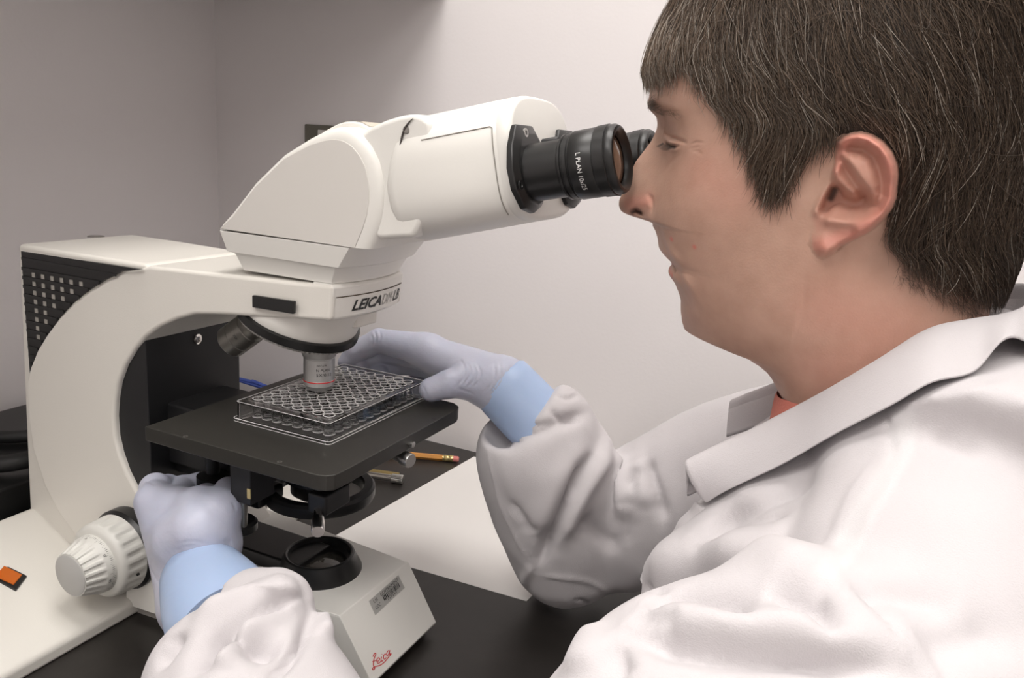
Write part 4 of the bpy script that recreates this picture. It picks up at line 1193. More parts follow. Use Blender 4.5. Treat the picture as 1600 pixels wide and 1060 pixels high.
def strands(N, K=8, far=False, pmin=-0.55):
    phi = rng.uniform(pmin, pi - 0.05, N * 3) if not far else rng.uniform(-pi + .05, pmin, N * 3)
    z = rng.uniform(128, 322, N * 3); l, r = XL(z), XR(z); x = (l + r) / 2 - (r - l) / 2 * np.cos(phi)
    # even density over the visible side
    acc = rng.random(N * 3) < np.clip(np.abs(np.sin(phi)) * 0.75 + 0.30, 0, 1)
    sd = hair_sd(x, z); acc &= sd > 0.5
    idx = np.nonzero(acc)[0][:N]; phi, z, x, sd = phi[idx], z[idx], x[idx], sd[idx]; n = len(idx)
    nape = sstep(190, 135, z) * (x > 345)
    L = rng.uniform(26, 52, n) * (1 - 0.55 * nape); lay = rng.random(n) ** 0.7
    cl = np.floor(x / 5.0) * 7.13 + np.floor(z / 9.0) * 3.71                      # clumps share a bend
    cj = np.sin(cl * 12.9898) * 43758.5453; cj = cj - np.floor(cj) - 0.5
    jit = rng.normal(0, 0.14, n) + 0.55 * cj
    stray = rng.random(n) < 0.025; jit = jit + np.where(stray, rng.normal(0, 0.5, n), 0)
    curl = rng.normal(0, 0.25, n) + np.where(stray, rng.normal(0, .7, n), 0)
    over = rng.uniform(-4.0, 5.0, n) + 5 * rng.random(n) ** 2 * sstep(205, 190, z) * (x < 320) + np.where(rng.random(n) < .08, 4, 0)
    for rep in range(2):
        P = np.empty((n, K, 3)); ph, zz = phi.copy(), z.copy(); ex = np.full(n, 1.0); done = np.zeros(n, bool)
        for k in range(K):
            t = k / (K - 1)
            off = 0.6 + (1.2 + 7.0 * lay) * np.sin(min(1.0, t * 1.15) * pi / 2) ** 0.8 * (1 - 0.45 * nape) * (0.35 + 0.65 * sstep(0, 22, sd)) * (0.45 + 0.55 * sstep(0.15, 0.9, np.abs(ph)))
            off = off * (1 - 0.25 * t * t) + np.where(stray, 2.0 * t, 0)
            P[:, k] = base_pt(ph, zz, off)
            xx = P[:, k, 0]; l, r = XL(zz), XR(zz); half = (r - l) / 2; xs = (l + r) / 2 - half * np.cos(ph)
            s_ = hair_sd(xs, zz); out = (s_ < -over) & ~done; ex[out] = t; done |= out
            f = flow(xs, zz); a = jit + curl * (t - .3); ca, sa = np.cos(a), np.sin(a)
            fx2, fz2 = f[:, 0] * ca - f[:, 1] * sa, f[:, 0] * sa + f[:, 1] * ca
            st = L / (K - 1); sg = np.where(ph < 0, -1, 1)
            dphi = fx2 * st / (half * np.maximum(np.abs(np.sin(ph)), 0.45)) * sg
            ph = np.clip(ph + dphi, -pi + .02, pi - .02); zz = zz + fz2 * st
        L = L * np.clip(ex, 0.12, 1.0)
    inear = in_poly(P[..., 0], P[..., 2], EAR) & (P[..., 1] < YC)
    ok = ~inear[:, 2:].any(1)
    return P[ok], x[ok], z[ok], lay[ok]
def strand_mesh(name, P, rad, colf, parent, mat_):
    n, K, _ = P.shape
    T = np.gradient(P, axis=1); T /= np.linalg.norm(T, axis=2, keepdims=True) + 1e-9
    ref = np.array([0.0, -1.0, 0.15]); U = np.cross(T, ref); U /= np.linalg.norm(U, axis=2, keepdims=True) + 1e-9
    W = np.cross(T, U); taper = np.linspace(1, 0, K) ** 0.5 * 0.85 + 0.15
    Vs = np.empty((n, K, 3, 3))
    for j in range(3):
        a = 2 * pi * j / 3; Vs[:, :, j] = P + (U * cos(a) + W * sin(a)) * (rad[:, None] * taper)[..., None]
    b = (np.arange(n) * K * 3)[:, None, None]; k = np.arange(K - 1)[None, :, None]; j = np.arange(3)[None, None, :]; j2 = (j + 1) % 3
    F = np.stack([b + k * 3 + j, b + k * 3 + j2, b + (k + 1) * 3 + j2, b + (k + 1) * 3 + j], -1).reshape(-1, 4)
    o = fast_mesh(name, Vs.reshape(-1, 3), F, mat_, parent)
    at = o.data.color_attributes.new('tint', 'FLOAT_COLOR', 'POINT')
    C4 = np.concatenate([colf, np.ones((n, 1))], 1).astype(np.float32)
    at.data.foreach_set('color', np.repeat(C4, K * 3, axis=0).ravel())
    return o
def hair_mat():
    m = bpy.data.materials.new('hair_strands'); m.use_nodes = True; nt = m.node_tree; b = nt.nodes['Principled BSDF']
    a = nt.nodes.new('ShaderNodeAttribute'); a.attribute_name = 'tint'; nt.links.new(a.outputs['Color'], b.inputs['Base Color'])
    b.inputs['Roughness'].default_value = 0.42; b.inputs['Specular IOR Level'].default_value = 0.55
    return m
M['hair'] = hair_mat()
def tint(x, z, n):
    front = sstep(300, 235, x)
    g = rng.random(n)
    dk = np.array([0.034, 0.021, 0.013]); md = np.array([0.25, 0.175, 0.12]); gr = np.array([0.52, 0.46, 0.39])
    t = np.clip(rng.beta(1.6, 3.0, n) + 0.30 * front - 0.16 * sstep(330, 370, x), 0, 1)[:, None]
    c = dk * (1 - t) + md * t
    isg = (g < 0.05 + 0.16 * front + 0.05 * sstep(330, 270, x))[:, None]
    return np.where(isg, gr * rng.uniform(.55, 1.1, (n, 1)), c)
P_, x_, z_, lay_ = strands(24000)
o = strand_mesh('hair_strands', P_, rng.uniform(0.10, 0.22, len(P_)), tint(x_, z_, len(P_)), hair, M['hair']); o['kind'] = 'stuff'
P_, x_, z_, lay_ = strands(5000, K=6, far=True)
o = strand_mesh('hair_strands', P_, rng.uniform(0.14, 0.24, len(P_)), tint(x_, z_, len(P_)), hair, M['hair']); o['kind'] = 'stuff'
# eyebrow and lashes: short strands on the brow
n = 170
BR = np.array(FA(38, [(226, 276), (262, 290), (310, 306), (380, 322), (450, 342), (520, 372)]))
tt = rng.random(n) ** 2.2; q = np.stack([np.interp(tt, np.linspace(0, 1, len(BR)), BR[:, k]) for k in (0, 1)], 1) + rng.normal(0, 1.1, (n, 2)) * (1 - .5 * tt[:, None])
P = np.empty((n, 5, 3)); dirx = 0.9 + rng.normal(0, .15, n); dirz = 0.25 - 0.5 * tt + rng.normal(0, .2, n); Ln = rng.uniform(4, 8, n) * (1 - .4 * tt)
for k in range(5):
    xk = q[:, 0] + dirx * Ln * k / 4; zk = q[:, 1] + dirz * Ln * k / 4
    P[:, k] = base_pt(phi_of(xk, zk), zk, 0.4 + 0.9 * np.full(n, np.sin(k / 4 * 2.4)) + 0.9)
cb = np.tile([0.07, 0.045, 0.03], (n, 1)) * (1 + 1.5 * tt[:, None]) * rng.uniform(.6, 2.2, (n, 1))
strand_mesh('eyebrow', P, np.full(n, 0.085), cb, hair, M['hair'])['kind'] = 'stuff'
# lashes
n = 60
LS = np.array(FA(31, [(335, 540), (380, 560), (430, 572), (480, 572)]))
tt = rng.random(n); q = np.stack([np.interp(tt, np.linspace(0, 1, len(LS)), LS[:, k]) for k in (0, 1)], 1); P = np.empty((n, 5, 3))
for k in range(5):
    xk = q[:, 0] - 0.75 * k * (1 - .5 * tt); zk = q[:, 1] - 0.55 * k
    P[:, k] = base_pt(phi_of(np.maximum(xk, XL(zk) + 1), zk), zk, np.full(n, 1.6 + 0.5 * k))
strand_mesh('eyelashes', P, np.full(n, 0.07), np.tile([0.03, 0.02, 0.015], (n, 1)), hair, M['hair'])['kind'] = 'stuff'
# fine nape hairs below the hairline
n = 420
u_ = rng.uniform(0, 1, n); base_u = 1405 + 135 * u_; base_v = 398 + 82 * u_ + rng.uniform(0, 38, n)
xz = np.array([on(1, YC - 58, a, b)[[0, 2]] for a, b in zip(base_u, base_v)])
P = np.empty((n, 5, 3)); ang = rng.normal(-0.9, .5, n); Ln = rng.uniform(4, 9, n)
for k in range(5):
    aa = ang + rng.normal(0, .05, n) * k; xk = xz[:, 0] + np.cos(aa) * Ln * k / 4; zk = xz[:, 1] + np.sin(aa) * Ln * k / 4
    P[:, k] = base_pt(phi_of(xk, zk), zk, np.full(n, 0.25 + 0.25 * k))
strand_mesh('nape_hairs', P, np.full(n, 0.06), np.tile([0.10, 0.07, 0.05], (n, 1)), hair, M['hair'])['kind'] = 'stuff'
# ------------------------------------------------------------------ gloves
def surface_nets(Fv, org, h):
    """isosurface Fv=0 (negative inside) of a regular grid -> vertices, quads"""
    nx, ny, nz = Fv.shape; ins = Fv < 0
    c = np.zeros((nx-1, ny-1, nz-1), int)
    for dx in (0, 1):
        for dy in (0, 1):
            for dz_ in (0, 1): c += ins[dx:nx-1+dx, dy:ny-1+dy, dz_:nz-1+dz_]
    act = (c > 0) & (c < 8); ids = -np.ones(act.shape, int); I = np.argwhere(act); ids[act] = np.arange(len(I))
    acc = np.zeros((len(I), 3)); cnt = np.zeros(len(I)); corners = [(a, b, d) for a in (0, 1) for b in (0, 1) for d in (0, 1)]
    for ax in range(3):
        for p in corners:
            if p[ax]: continue
            q = list(p); q[ax] = 1
            f0 = Fv[I[:, 0]+p[0], I[:, 1]+p[1], I[:, 2]+p[2]]; f1 = Fv[I[:, 0]+q[0], I[:, 1]+q[1], I[:, 2]+q[2]]
            m_ = (f0 < 0) != (f1 < 0); t = np.where(m_, f0 / (f0 - f1 + 1e-12), 0)
            pos = np.tile(np.array(p, float), (len(I), 1)); pos[:, ax] = t
            acc[m_] += pos[m_]; cnt += m_
    V = (I + acc / cnt[:, None]) * h + org; Q = []
    for ax in range(3):
        a, b = [(1, 2), (2, 0), (0, 1)][ax]
        s0 = [slice(None)] * 3; s1 = [slice(None)] * 3; s0[ax] = slice(0, -1); s1[ax] = slice(1, None)
        x = ins[tuple(s0)] != ins[tuple(s1)]; E_ = np.argwhere(x)
        E_ = E_[(E_[:, a] > 0) & (E_[:, b] > 0) & (E_[:, a] < Fv.shape[a] - 1) & (E_[:, b] < Fv.shape[b] - 1)]
        def idx(da, db):
            k = E_.copy(); k[:, a] -= da; k[:, b] -= db; return ids[k[:, 0], k[:, 1], k[:, 2]]
        q = np.stack([idx(1, 1), idx(0, 1), idx(0, 0), idx(1, 0)], 1)
        fl = ins[E_[:, 0], E_[:, 1], E_[:, 2]]
        Q.append(np.where(fl[:, None], q, q[:, ::-1]))
    return V, np.concatenate(Q)
def smin(a, b, k):
    h = np.clip(0.5 + 0.5 * (b - a) / k, 0, 1); return b * (1 - h) + a * h - k * h * (1 - h)
def cone_d(P, a, b, r1, r2):
    a, b = np.asarray(a, float), np.asarray(b, float); d = b - a
    t = np.clip(((P - a) @ d) / (d @ d), 0, 1); return np.linalg.norm(P - a - t[..., None] * d, axis=-1) - (r1 + (r2 - r1) * t)
def chain_d(P, pts, rads, k=2.0):
    D = None
    for i in range(len(pts) - 1):
        q = cone_d(P, pts[i], pts[i+1], rads[i], rads[i+1]); D = q if D is None else smin(D, q, k)
    return D
def hand_mesh(palm, fingers, h=1.15, kp=9.0, kf=5.0, pad=22):
    allp = np.array([p for c_, r_ in palm + fingers for p in c_]); lo = allp.min(0) - pad; hi = allp.max(0) + pad
    n = np.ceil((hi - lo) / h).astype(int) + 1
    P = np.stack(np.meshgrid(*[lo[k] + h * np.arange(n[k]) for k in range(3)], indexing='ij'), -1)
    D = None
    for c_, r_ in palm:
        q = chain_d(P, c_, r_, 6); D = q if D is None else smin(D, q, kp)
    Fg = None
    for c_, r_ in fingers:
        q = chain_d(P, c_, r_, 2.0); Fg = q if Fg is None else smin(Fg, q, 1.2)
    return surface_nets(smin(D, Fg, kf), lo, h)
def glove_mat(name, c1, c2, bs=240, bump=.25):
    m = mat(name, c1, 0.42, spec=0.4, bump=bump, bscale=bs)
    nt = m.node_tree; b = nt.nodes['Principled BSDF']; tc = nt.nodes['Texture Coordinate'] if 'Texture Coordinate' in nt.nodes else nt.nodes.new('ShaderNodeTexCoord')
    nz = nt.nodes.new('ShaderNodeTexNoise'); nz.inputs['Scale'].default_value = 28; nz.inputs['Detail'].default_value = 3
    nt.links.new(tc.outputs['Object'], nz.inputs['Vector'])
    mx = nt.nodes.new('ShaderNodeMix'); mx.data_type = 'RGBA'; mx.inputs[6].default_value = (*c1, 1); mx.inputs[7].default_value = (*c2, 1)
    nt.links.new(nz.outputs['Fac'], mx.inputs[0]); nt.links.new(mx.outputs[2], b.inputs['Base Color'])
    b.inputs['Subsurface Weight'].default_value = 0.08; b.inputs['Subsurface Scale'].default_value = 0.004
    return m
M['glove'] = glove_mat('nitrile_glove', (0.42, 0.45, 0.57), (0.50, 0.50, 0.58))
M['cuff'] = glove_mat('nitrile_glove_cuff', (0.36, 0.47, 0.68), (0.39, 0.50, 0.71), bump=.12)

def wrinkle(V, lines, near=None):
    """displace vertices along the view-independent outward direction by creases given as 3-D polylines"""
    return V
def normals(V, Q):
    N = np.zeros_like(V); a = V[Q[:, 2]] - V[Q[:, 0]]; b = V[Q[:, 3]] - V[Q[:, 1]]; n = np.cross(a, b)
    for k in range(4): np.add.at(N, Q[:, k], n)
    return N / (np.linalg.norm(N, axis=1, keepdims=True) + 1e-12)
def smooth_mesh(V, Q, it, f=0.5):
    for _ in range(it):
        S = np.zeros_like(V); c = np.zeros(len(V))
        for k in range(4):
            np.add.at(S, Q[:, k], V[Q[:, (k + 1) % 4]] + V[Q[:, (k + 3) % 4]]); np.add.at(c, Q[:, k], 2)
        V = V * (1 - f) + f * S / c[:, None]
    return V
def fold(V, Q, lines, N=None):
    """lines: (pixel polyline, amplitude mm, width mm). Each polyline is dropped on the cloth as seen in the photograph
    and raises (or sinks) a real ridge there."""
    N = normals(V, Q) if N is None else N
    bvh = BVHTree.FromPolygons(V.tolist(), Q.tolist()); D = np.zeros(len(V))
    for px, amp, wid in lines:
        P = cr(np.array(px, float), 6) if len(px) > 2 else np.array([np.array(px[0]) + (np.array(px[1]) - px[0]) * t for t in np.linspace(0, 1, 7)])
        pts = []
        for u, v in P:
            hit = bvh.ray_cast(Vector(CC), Vector(nrm(ray(u, v))))
            if hit[0] is not None: pts.append(np.array(hit[0]))
        if len(pts) < 2: continue
        pts = np.array(pts); lo = pts.min(0) - 3 * wid; hi = pts.max(0) + 3 * wid
        sel = np.nonzero(((V > lo) & (V < hi)).all(1))[0]
        if len(sel) == 0: continue
        X_ = V[sel]; best = np.full(len(sel), 1e9); par = np.zeros(len(sel))
        for i in range(len(pts) - 1):
            d = pts[i+1] - pts[i]; L2 = d @ d
            if L2 > (45.0) ** 2: continue
            t = np.clip(((X_ - pts[i]) @ d) / (L2 + 1e-9), 0, 1); q = np.linalg.norm(X_ - pts[i] - t[:, None] * d, axis=1)
            m_ = q < best; best = np.where(m_, q, best); par = np.where(m_, (i + t) / (len(pts) - 1), par)
        D[sel] += amp * (np.exp(-(best / wid) ** 2) if amp > 0 else 1.25 / (1 + (best / (0.62 * wid)) ** 2) ** 1.6 ) * np.clip(np.sin(np.clip(par, 0.03, 0.97) * pi) * 1.6, 0, 1)
    return V + N * D[:, None]
def cS(s, ox, oy, *lines):
    return [([(ox + a / s, oy + b / s) for a, b in pts], amp, wid) for pts, amp, wid in lines]

# right hand, steadying the plate: thumb in front, fingers behind
RW = np.array([96.0, 90.0, 14.0]); RF = np.array([124.0, 88.0, -3.0])
palm = [([RW, (22, 90, 30)], [21, 15]), ([RW, (20, 104, 22)], [21, 15]), ([RW + (2, 6, -6), (26, 116, 12)], [19, 14]), ([RW + (2, 8, -10), (34, 124, 0)], [18, 13]),
        ([RF, RW], [20, 21]), ([RW + (-2, -6, 2), (72, 72, 18)], [19, 14.5])]
fing = [([(26, 90, 32), (-22, 86, 33), (-40, 78, 22), (-46, 74, 12)], [14, 10.5, 9.3, 8]),
        ([(22, 104, 24), (-26, 100, 20), (-40, 88, 10), (-38, 80, 9)], [14, 10.5, 9.2, 8]),
        ([(28, 116, 13), (-16, 112, 8), (-28, 100, 2), (-24, 90, 2)], [13, 10, 9, 8]),
        ([(36, 124, 0), (2, 122, -8), (-8, 112, -12), (-4, 102, -12)], [12, 8.8, 8, 7]),
        ([(74, 72, 19), (64, 58, 17), (53, 50, 12.5)], [14, 11.2, 9.6])]
V, Q = hand_mesh(palm, fing)
rgl = cS(4.444, 520, 490,
    ([(880, 310), (915, 370), (905, 450), (860, 510)], -0.9, 1.3), ([(925, 330), (955, 390), (940, 450), (900, 510)], -0.9, 1.3), ([(960, 335), (990, 400), (975, 470), (920, 520)], -0.8, 1.3),
    ([(1000, 340), (1025, 410), (1010, 470), (960, 525)], -0.8, 1.2), ([(1120, 330), (1125, 420), (1090, 510), (1040, 560)], -0.8, 1.3), ([(1160, 330), (1165, 430), (1120, 520), (1050, 580)], -0.8, 1.2),
    ([(1195, 340), (1200, 430), (1150, 520), (1060, 600)], -0.9, 1.2), ([(1235, 345), (1230, 430), (1170, 520), (1080, 610)], -0.9, 1.2), ([(1275, 360), (1250, 440), (1190, 520), (1100, 620)], -1.2, 1.5),
    ([(290, 120), (300, 180), (285, 240)], -1.0, 1.3), ([(265, 140), (275, 190), (260, 240)], -0.8, 1.2), ([(320, 100), (330, 170), (310, 240)], -.6, 1.2),
    ([(615, 490), (650, 560), (655, 610)], -0.6, 1.0), ([(860, 520), (920, 540), (980, 560)], -0.6, 1.5))
V = fold(V, Q, rgl)
gl = fast_mesh('glove', V, Q, M['glove'], person); gl['label'] = 'lavender grey nitrile glove on the hand at the well plate'
def ring(c, ax_, r1, r2, n=40, up=(0, 0, 1), wob=None):
    a = nrm(ax_); u = nrm(np.cross(up, a)); v = np.cross(a, u); th = np.arange(n) * 2 * pi / n
    rr = 1.0 if wob is None else (1 + wob(th))[:, None]
    return np.asarray(c, float) + (np.cos(th)[:, None] * u * r1 + np.sin(th)[:, None] * v * r2) * rr
def px3(u, v, y): return on(1, y, u, v)
c0, c1 = px3(782, 598, 90), px3(832, 650, 92); dd = c1 - c0
rc = [ring(c0 - nrm(dd) * 2, dd, 23.5, 23.5), ring(c0 + dd * .02, dd, 26.0, 26.0), ring(c0 + dd * .3, dd, 26.6, 26.6), ring(c1, dd, 27, 27), ring(c1 + dd * .5, dd, 27, 27)]
mesh('glove_cuff', *loft(rc), M['cuff'], gl, angle=60)

# left hand, on the stage drive below the stage, back of the hand towards the viewer
LWr = np.array([-24.0, -118.0, -112.0]); LK = [px3(243, 785, -99), px3(276, 796, -97), px3(312, 796, -96), px3(344, 798, -94)]
palm = [([LWr + (-9, 3, 3), LK[0]], [20, 14]), ([LWr + (-4, 0, 0), LK[1]], [21, 16]), ([LWr + (3, -2, 0), LK[2]], [21, 16]), ([LWr + (8, 0, 0), LK[3]], [20, 14]),
        ([px3(330, 945, -128), LWr], [23, 22]), ([px3(285, 845, -112), px3(310, 830, -110)], [20, 20])]
fing = [([LK[0], px3(243, 764, -86), px3(262, 760, -66), px3(278, 772, -58)], [12, 11.2, 8.8, 7.5]),
        ([LK[1], px3(285, 762, -60), px3(312, 756, -48), px3(322, 772, -44)], [13.5, 9.0, 8.5, 7.8]),
        ([LK[2], px3(325, 775, -62), px3(335, 788, -50), px3(330, 800, -46)], [14, 9.8, 8.8, 7.8]),
        ([LK[3], px3(357, 768, -72), px3(360, 775, -58), px3(350, 790, -50)], [13.5, 10, 9, 8]),
        ([px3(345, 850, -98), px3(352, 825, -78), px3(345, 805, -66)], [14, 11, 9])]
V, Q = hand_mesh(palm, fing)
lgl = cS(4.819, 190, 720,
    ([(770, 590), (800, 630), (815, 690)], -0.9, 1.2), ([(735, 610), (770, 650), (790, 690)], -0.8, 1.1), ([(710, 640), (740, 665), (770, 695)], -0.8, 1.1), ([(805, 580), (825, 640), (828, 690)], -0.7, 1.0),
    ([(400, 640), (520, 610), (640, 625)], -0.35, 1.8), ([(360, 700), (480, 650), (600, 650)], -0.35, 1.8), ([(830, 310), (850, 340), (858, 380)], -.7, 1.2),
    ([(210, 800), (250, 880), (310, 960)], -0.4, 1.6), ([(260, 860), (300, 930), (330, 990)], -0.5, 1.3), ([(180, 150), (220, 165), (250, 190)], -.5, 1.5))
V = fold(V, Q, lgl)
gl2 = fast_mesh('glove', V, Q, M['glove'], person); gl2['label'] = 'lavender grey nitrile glove on the hand below the stage'
c0, c1 = px3(316, 903, -115), px3(350, 965, -143); dd = c1 - c0
rc = [ring(c0 - nrm(dd) * 2, dd, 23.5, 23.5), ring(c0, dd, 27.2, 27.2), ring(c0 + dd * .25, dd, 29.5, 29), ring(c0 + dd * .6, dd, 32.5, 31.5), ring(c1, dd, 34.5, 33.5), ring(c1 + dd * .4, dd, 34, 33)]
mesh('glove_cuff', *loft(rc), M['cuff'], gl2, angle=60)

# ------------------------------------------------------------------ lab coat
def ell_rings(rows, n=48, ex=2.3):
    R_ = []
    for z, xf, xb, ry, cy in rows:
        cx, rx = (xf + xb) / 2, (xb - xf) / 2; th = np.arange(n) * 2 * pi / n; c, s = np.cos(th), np.sin(th)
        R_.append(np.stack([cx - rx * np.sign(c) * np.abs(c) ** (2 / ex), cy + ry * np.sign(s) * np.abs(s) ** (2 / ex), np.full(n, z)], 1))
    return R_
def limb(path, rad, n=40, m=6):
    P = cr(np.array(path, float), m); t0 = np.linspace(0, 1, len(path)); t1 = np.linspace(0, 1, len(P))
    R1 = np.interp(t1, t0, [r if np.isscalar(r) else r[0] for r in rad]); R2 = np.interp(t1, t0, [r if np.isscalar(r) else r[1] for r in rad])
    T = np.gradient(P, axis=0); a, u, v = frame(T[0]); rings = []
    for k in range(len(P)):
        t = nrm(T[k]); u = nrm(u - t * (u @ t)); v = np.cross(t, u); th = np.arange(n) * 2 * pi / n
        rings.append(P[k] + np.cos(th)[:, None] * u * R1[k] + np.sin(th)[:, None] * v * R2[k])
    return loft(rings)
torso = loft(ell_rings([(-335, 350, 565, 168, YC), (-330, 346, 566, 170, YC), (-200, 338, 525, 162, YC), (-150, 310, 510, 158, YC), (-100, 278, 495, 150, YC), (-40, 274, 478, 145, YC), (15, 292, 462, 138, YC), (45, 300, 452, 115, YC), (66, 322, 445, 88, YC), (84, 340, 438, 66, YC)]))
yoke = limb([(400, -172, 2), (400, -118, 32), (399, -66, 60), (400, YC, 72), (399, 40, 60), (400, 92, 32), (400, 146, 2)], [50, 57, 58, 58, 58, 57, 50])
uarmL = limb([(405, -150, 20), (366, -178, 4), (328, -198, -14), (298, -220, -62), (258, -242, -108), (216, -258, -126)], [50, 57, 60, 58, 55, 54])
farmL = limb([(215, -262, -118), (160, -228, -122), (118, -202, -114), (84, -183, -106), (58, -168, -100), (46, -161, -97)], [50, 58, 58, 56, 52, 46])
RS = [px3(832, 648, 92), px3(843, 660, 94), px3(846, 695, 98), px3(860, 750, 106), px3(880, 815, 116), px3(898, 872, 126), px3(908, 900, 132)]
farmR = limb(RS, [28, 44, 55, 57, 56, 52, 40], m=5)
uarmR = limb([px3(900, 885, 128), px3(935, 850, 136), (222, 144, -80), (285, 150, -32), (345, 148, -2), (400, 140, 10)], [36, 48, 58, 58, 54, 50])
tipR = limb([px3(868, 890, 126), px3(840, 915, 124), px3(829, 923, 122)], [26, 10, 3])
lapflap = loft(ell_rings([(-70, 262, 330, 50, YC - 46), (-40, 263, 330, 50, YC - 46), (0, 277, 335, 46, YC - 44), (22, 289, 340, 40, YC - 42), (40, 303, 345, 34, YC - 40)]))
nape = limb([(410, -106, 76), (414, -64, 88), (420, YC, 96), (414, 38, 88), (410, 80, 76)], [47, 44, 42, 44, 47])
lobe = limb([px3(400, 965, -150), px3(440, 945, -150), px3(466, 935, -150)], [30, 22, 13])
parts = [lobe, nape, torso, yoke, uarmL, farmL, farmR, uarmR, tipR, lapflap]
Vt, Ft = merge(parts)
tm = bpy.data.meshes.new('tmp'); tm.from_pydata((np.array(Vt) * 0.001).tolist(), [], Ft); tm.update()
bm = bmesh.new(); bm.from_mesh(tm); bmesh.ops.recalc_face_normals(bm, faces=bm.faces); bm.to_mesh(tm); bm.free()
to = bpy.data.objects.new('tmp', tm); COL.objects.link(to)
rm = to.modifiers.new('r', 'REMESH'); rm.mode = 'VOXEL'; rm.voxel_size = 0.0026
dg = bpy.context.evaluated_depsgraph_get(); ev = bpy.data.meshes.new_from_object(to.evaluated_get(dg))
V = np.empty(len(ev.vertices) * 3, np.float32); ev.vertices.foreach_get('co', V); V = V.reshape(-1, 3).astype(float) * 1000
Q = np.empty(len(ev.loops), np.int32); ev.loops.foreach_get('vertex_index', Q); Q = Q.reshape(-1, 4)
bpy.data.objects.remove(to); bpy.data.meshes.remove(tm); bpy.data.meshes.remove(ev)
V = smooth_mesh(V, Q, 10, 0.6)
A = lambda *l: cS(2.525, 700, 560, *l)
B = lambda *l: cS(2.162, 860, 760, *l)
Cc = lambda *l: [(p_, a_ * 1.6, w_) for p_, a_, w_ in cS(3.81, 200, 840, *l)]
SC = 1.35
big = A(([(585, 370), (530, 440), (480, 540), (430, 650), (380, 760), (345, 840)], -9, 8), ([(640, 340), (600, 420), (530, 530), (465, 650), (410, 770)], 6, 9),
        ([(560, 310), (480, 430), (390, 590), (330, 720)], 4, 11), ([(640, 350), (665, 450), (695, 560), (697, 660)], 6, 9), ([(715, 540), (718, 620), (700, 760)], -2.5, 8),
        ([(785, 390), (800, 460), (832, 560), (855, 660)], -5, 7), ([(750, 400), (765, 480), (790, 600)], 4, 8), ([(520, 620), (600, 700), (680, 760)], -4, 12),
        ([(770, 440), (740, 480), (715, 520)], -2, 9), ([(250, 270), (340, 290), (450, 250), (560, 210)], -4, 9), ([(230, 560), (300, 640), (330, 700)], -3, 10)) + \
      B(([(275, 385), (340, 292), (450, 242), (600, 234), (750, 248), (870, 288), (960, 325)], 7, 14), ([(290, 405), (400, 358), (500, 346), (620, 372), (690, 450)], -8, 11),
        ([(200, 465), (400, 512), (600, 548), (900, 582), (1200, 625)], -11, 12), ([(720, 335), (820, 372), (900, 412), (930, 445), (880, 480)], -7, 11),
        ([(210, 435), (400, 468), (700, 492), (950, 515), (1180, 580)], 6, 13), ([(260, 428), (350, 438), (440, 444)], -3.5, 5), ([(150, 480), (120, 540), (90, 640)], 4, 10), ([(200, 520), (220, 600), (230, 649)], -4, 9),
        ([(1000, 362), (1150, 350), (1400, 372)], -4, 16), ([(480, 215), (650, 125), (830, 82)], -4.5, 9), ([(520, 160), (700, 52), (900, -20)], -4, 9), ([(560, 230), (750, 180), (950, 160)], 2.5, 14), ([(1250, 560), (1400, 520), (1590, 480)], -4, 20)) + \
      Cc(([(420, 660), (600, 535), (800, 452), (1010, 372)], -7, 7), ([(350, 490), (600, 400), (850, 325), (1010, 262)], 4, 8), ([(650, 590), (730, 500), (870, 420), (1060, 372)], 6, 8),
         ([(370, 810), (480, 685), (600, 600), (650, 550)], -6, 8), ([(540, 800), (620, 650), (700, 530)], 4, 6), ([(820, 830), (950, 720), (1050, 600), (1095, 450)], -4, 5), ([(650, 640), (760, 610), (930, 650)], -6, 15),
         ([(1110, 380), (1130, 480), (1160, 600)], 4, 7), ([(300, 560), (250, 650), (150, 790)], -3, 10))
V = fold(V, Q, [(p_, a_ * SC, w_) for p_, a_, w_ in big])
V = smooth_mesh(V, Q, 1, 0.5)
fine = A(([(148, 345), (165, 420), (200, 560), (240, 660), (290, 755), (325, 810)], 0.9, 1.8), ([(335, 810), (305, 870), (282, 918)], 3, 4), ([(352, 855), (450, 865), (540, 880), (640, 925), (715, 965)], 1.3, 2.2),
         ([(480, 520), (475, 560), (500, 500)], 2, 3), ([(500, 950), (545, 965), (560, 990)], -2, 3),
         ([(420, 140), (470, 160), (520, 140)], -1.5, 3), ([(400, 190), (440, 240), (520, 250)], -2, 4), ([(310, 245), (350, 265), (400, 255)], -1.8, 3), ([(240, 290), (260, 320), (300, 330)], -1.8, 3)) + \
       B(([(960, 322), (1100, 452), (1200, 562), (1265, 655)], 1.2, 1.6), ([(980, 322), (1120, 452), (1220, 562), (1285, 655)], -0.8, 1.8), ([(270, 380), (310, 350), (400, 352)], -2.5, 3), ([(930, 400), (960, 390), (1000, 360)], 2, 5)) + \
       cS(2.409, 1040, 460, ([(832, 440), (838, 500), (850, 560), (852, 635)], -1.2, 1.6), ([(850, 425), (1000, 400), (1200, 360), (1349, 320)], 0.7, 1.6), ([(1000, 520), (1080, 560), (1200, 600)], -2, 8), ([(780, 640), (700, 760), (640, 900), (560, 1040)], 0.6, 3), ([(880, 650), (820, 770), (740, 920), (680, 1040)], 0.6, 3))
V = fold(V, Q, [(p_, a_ * 1.3, w_) for p_, a_, w_ in fine])
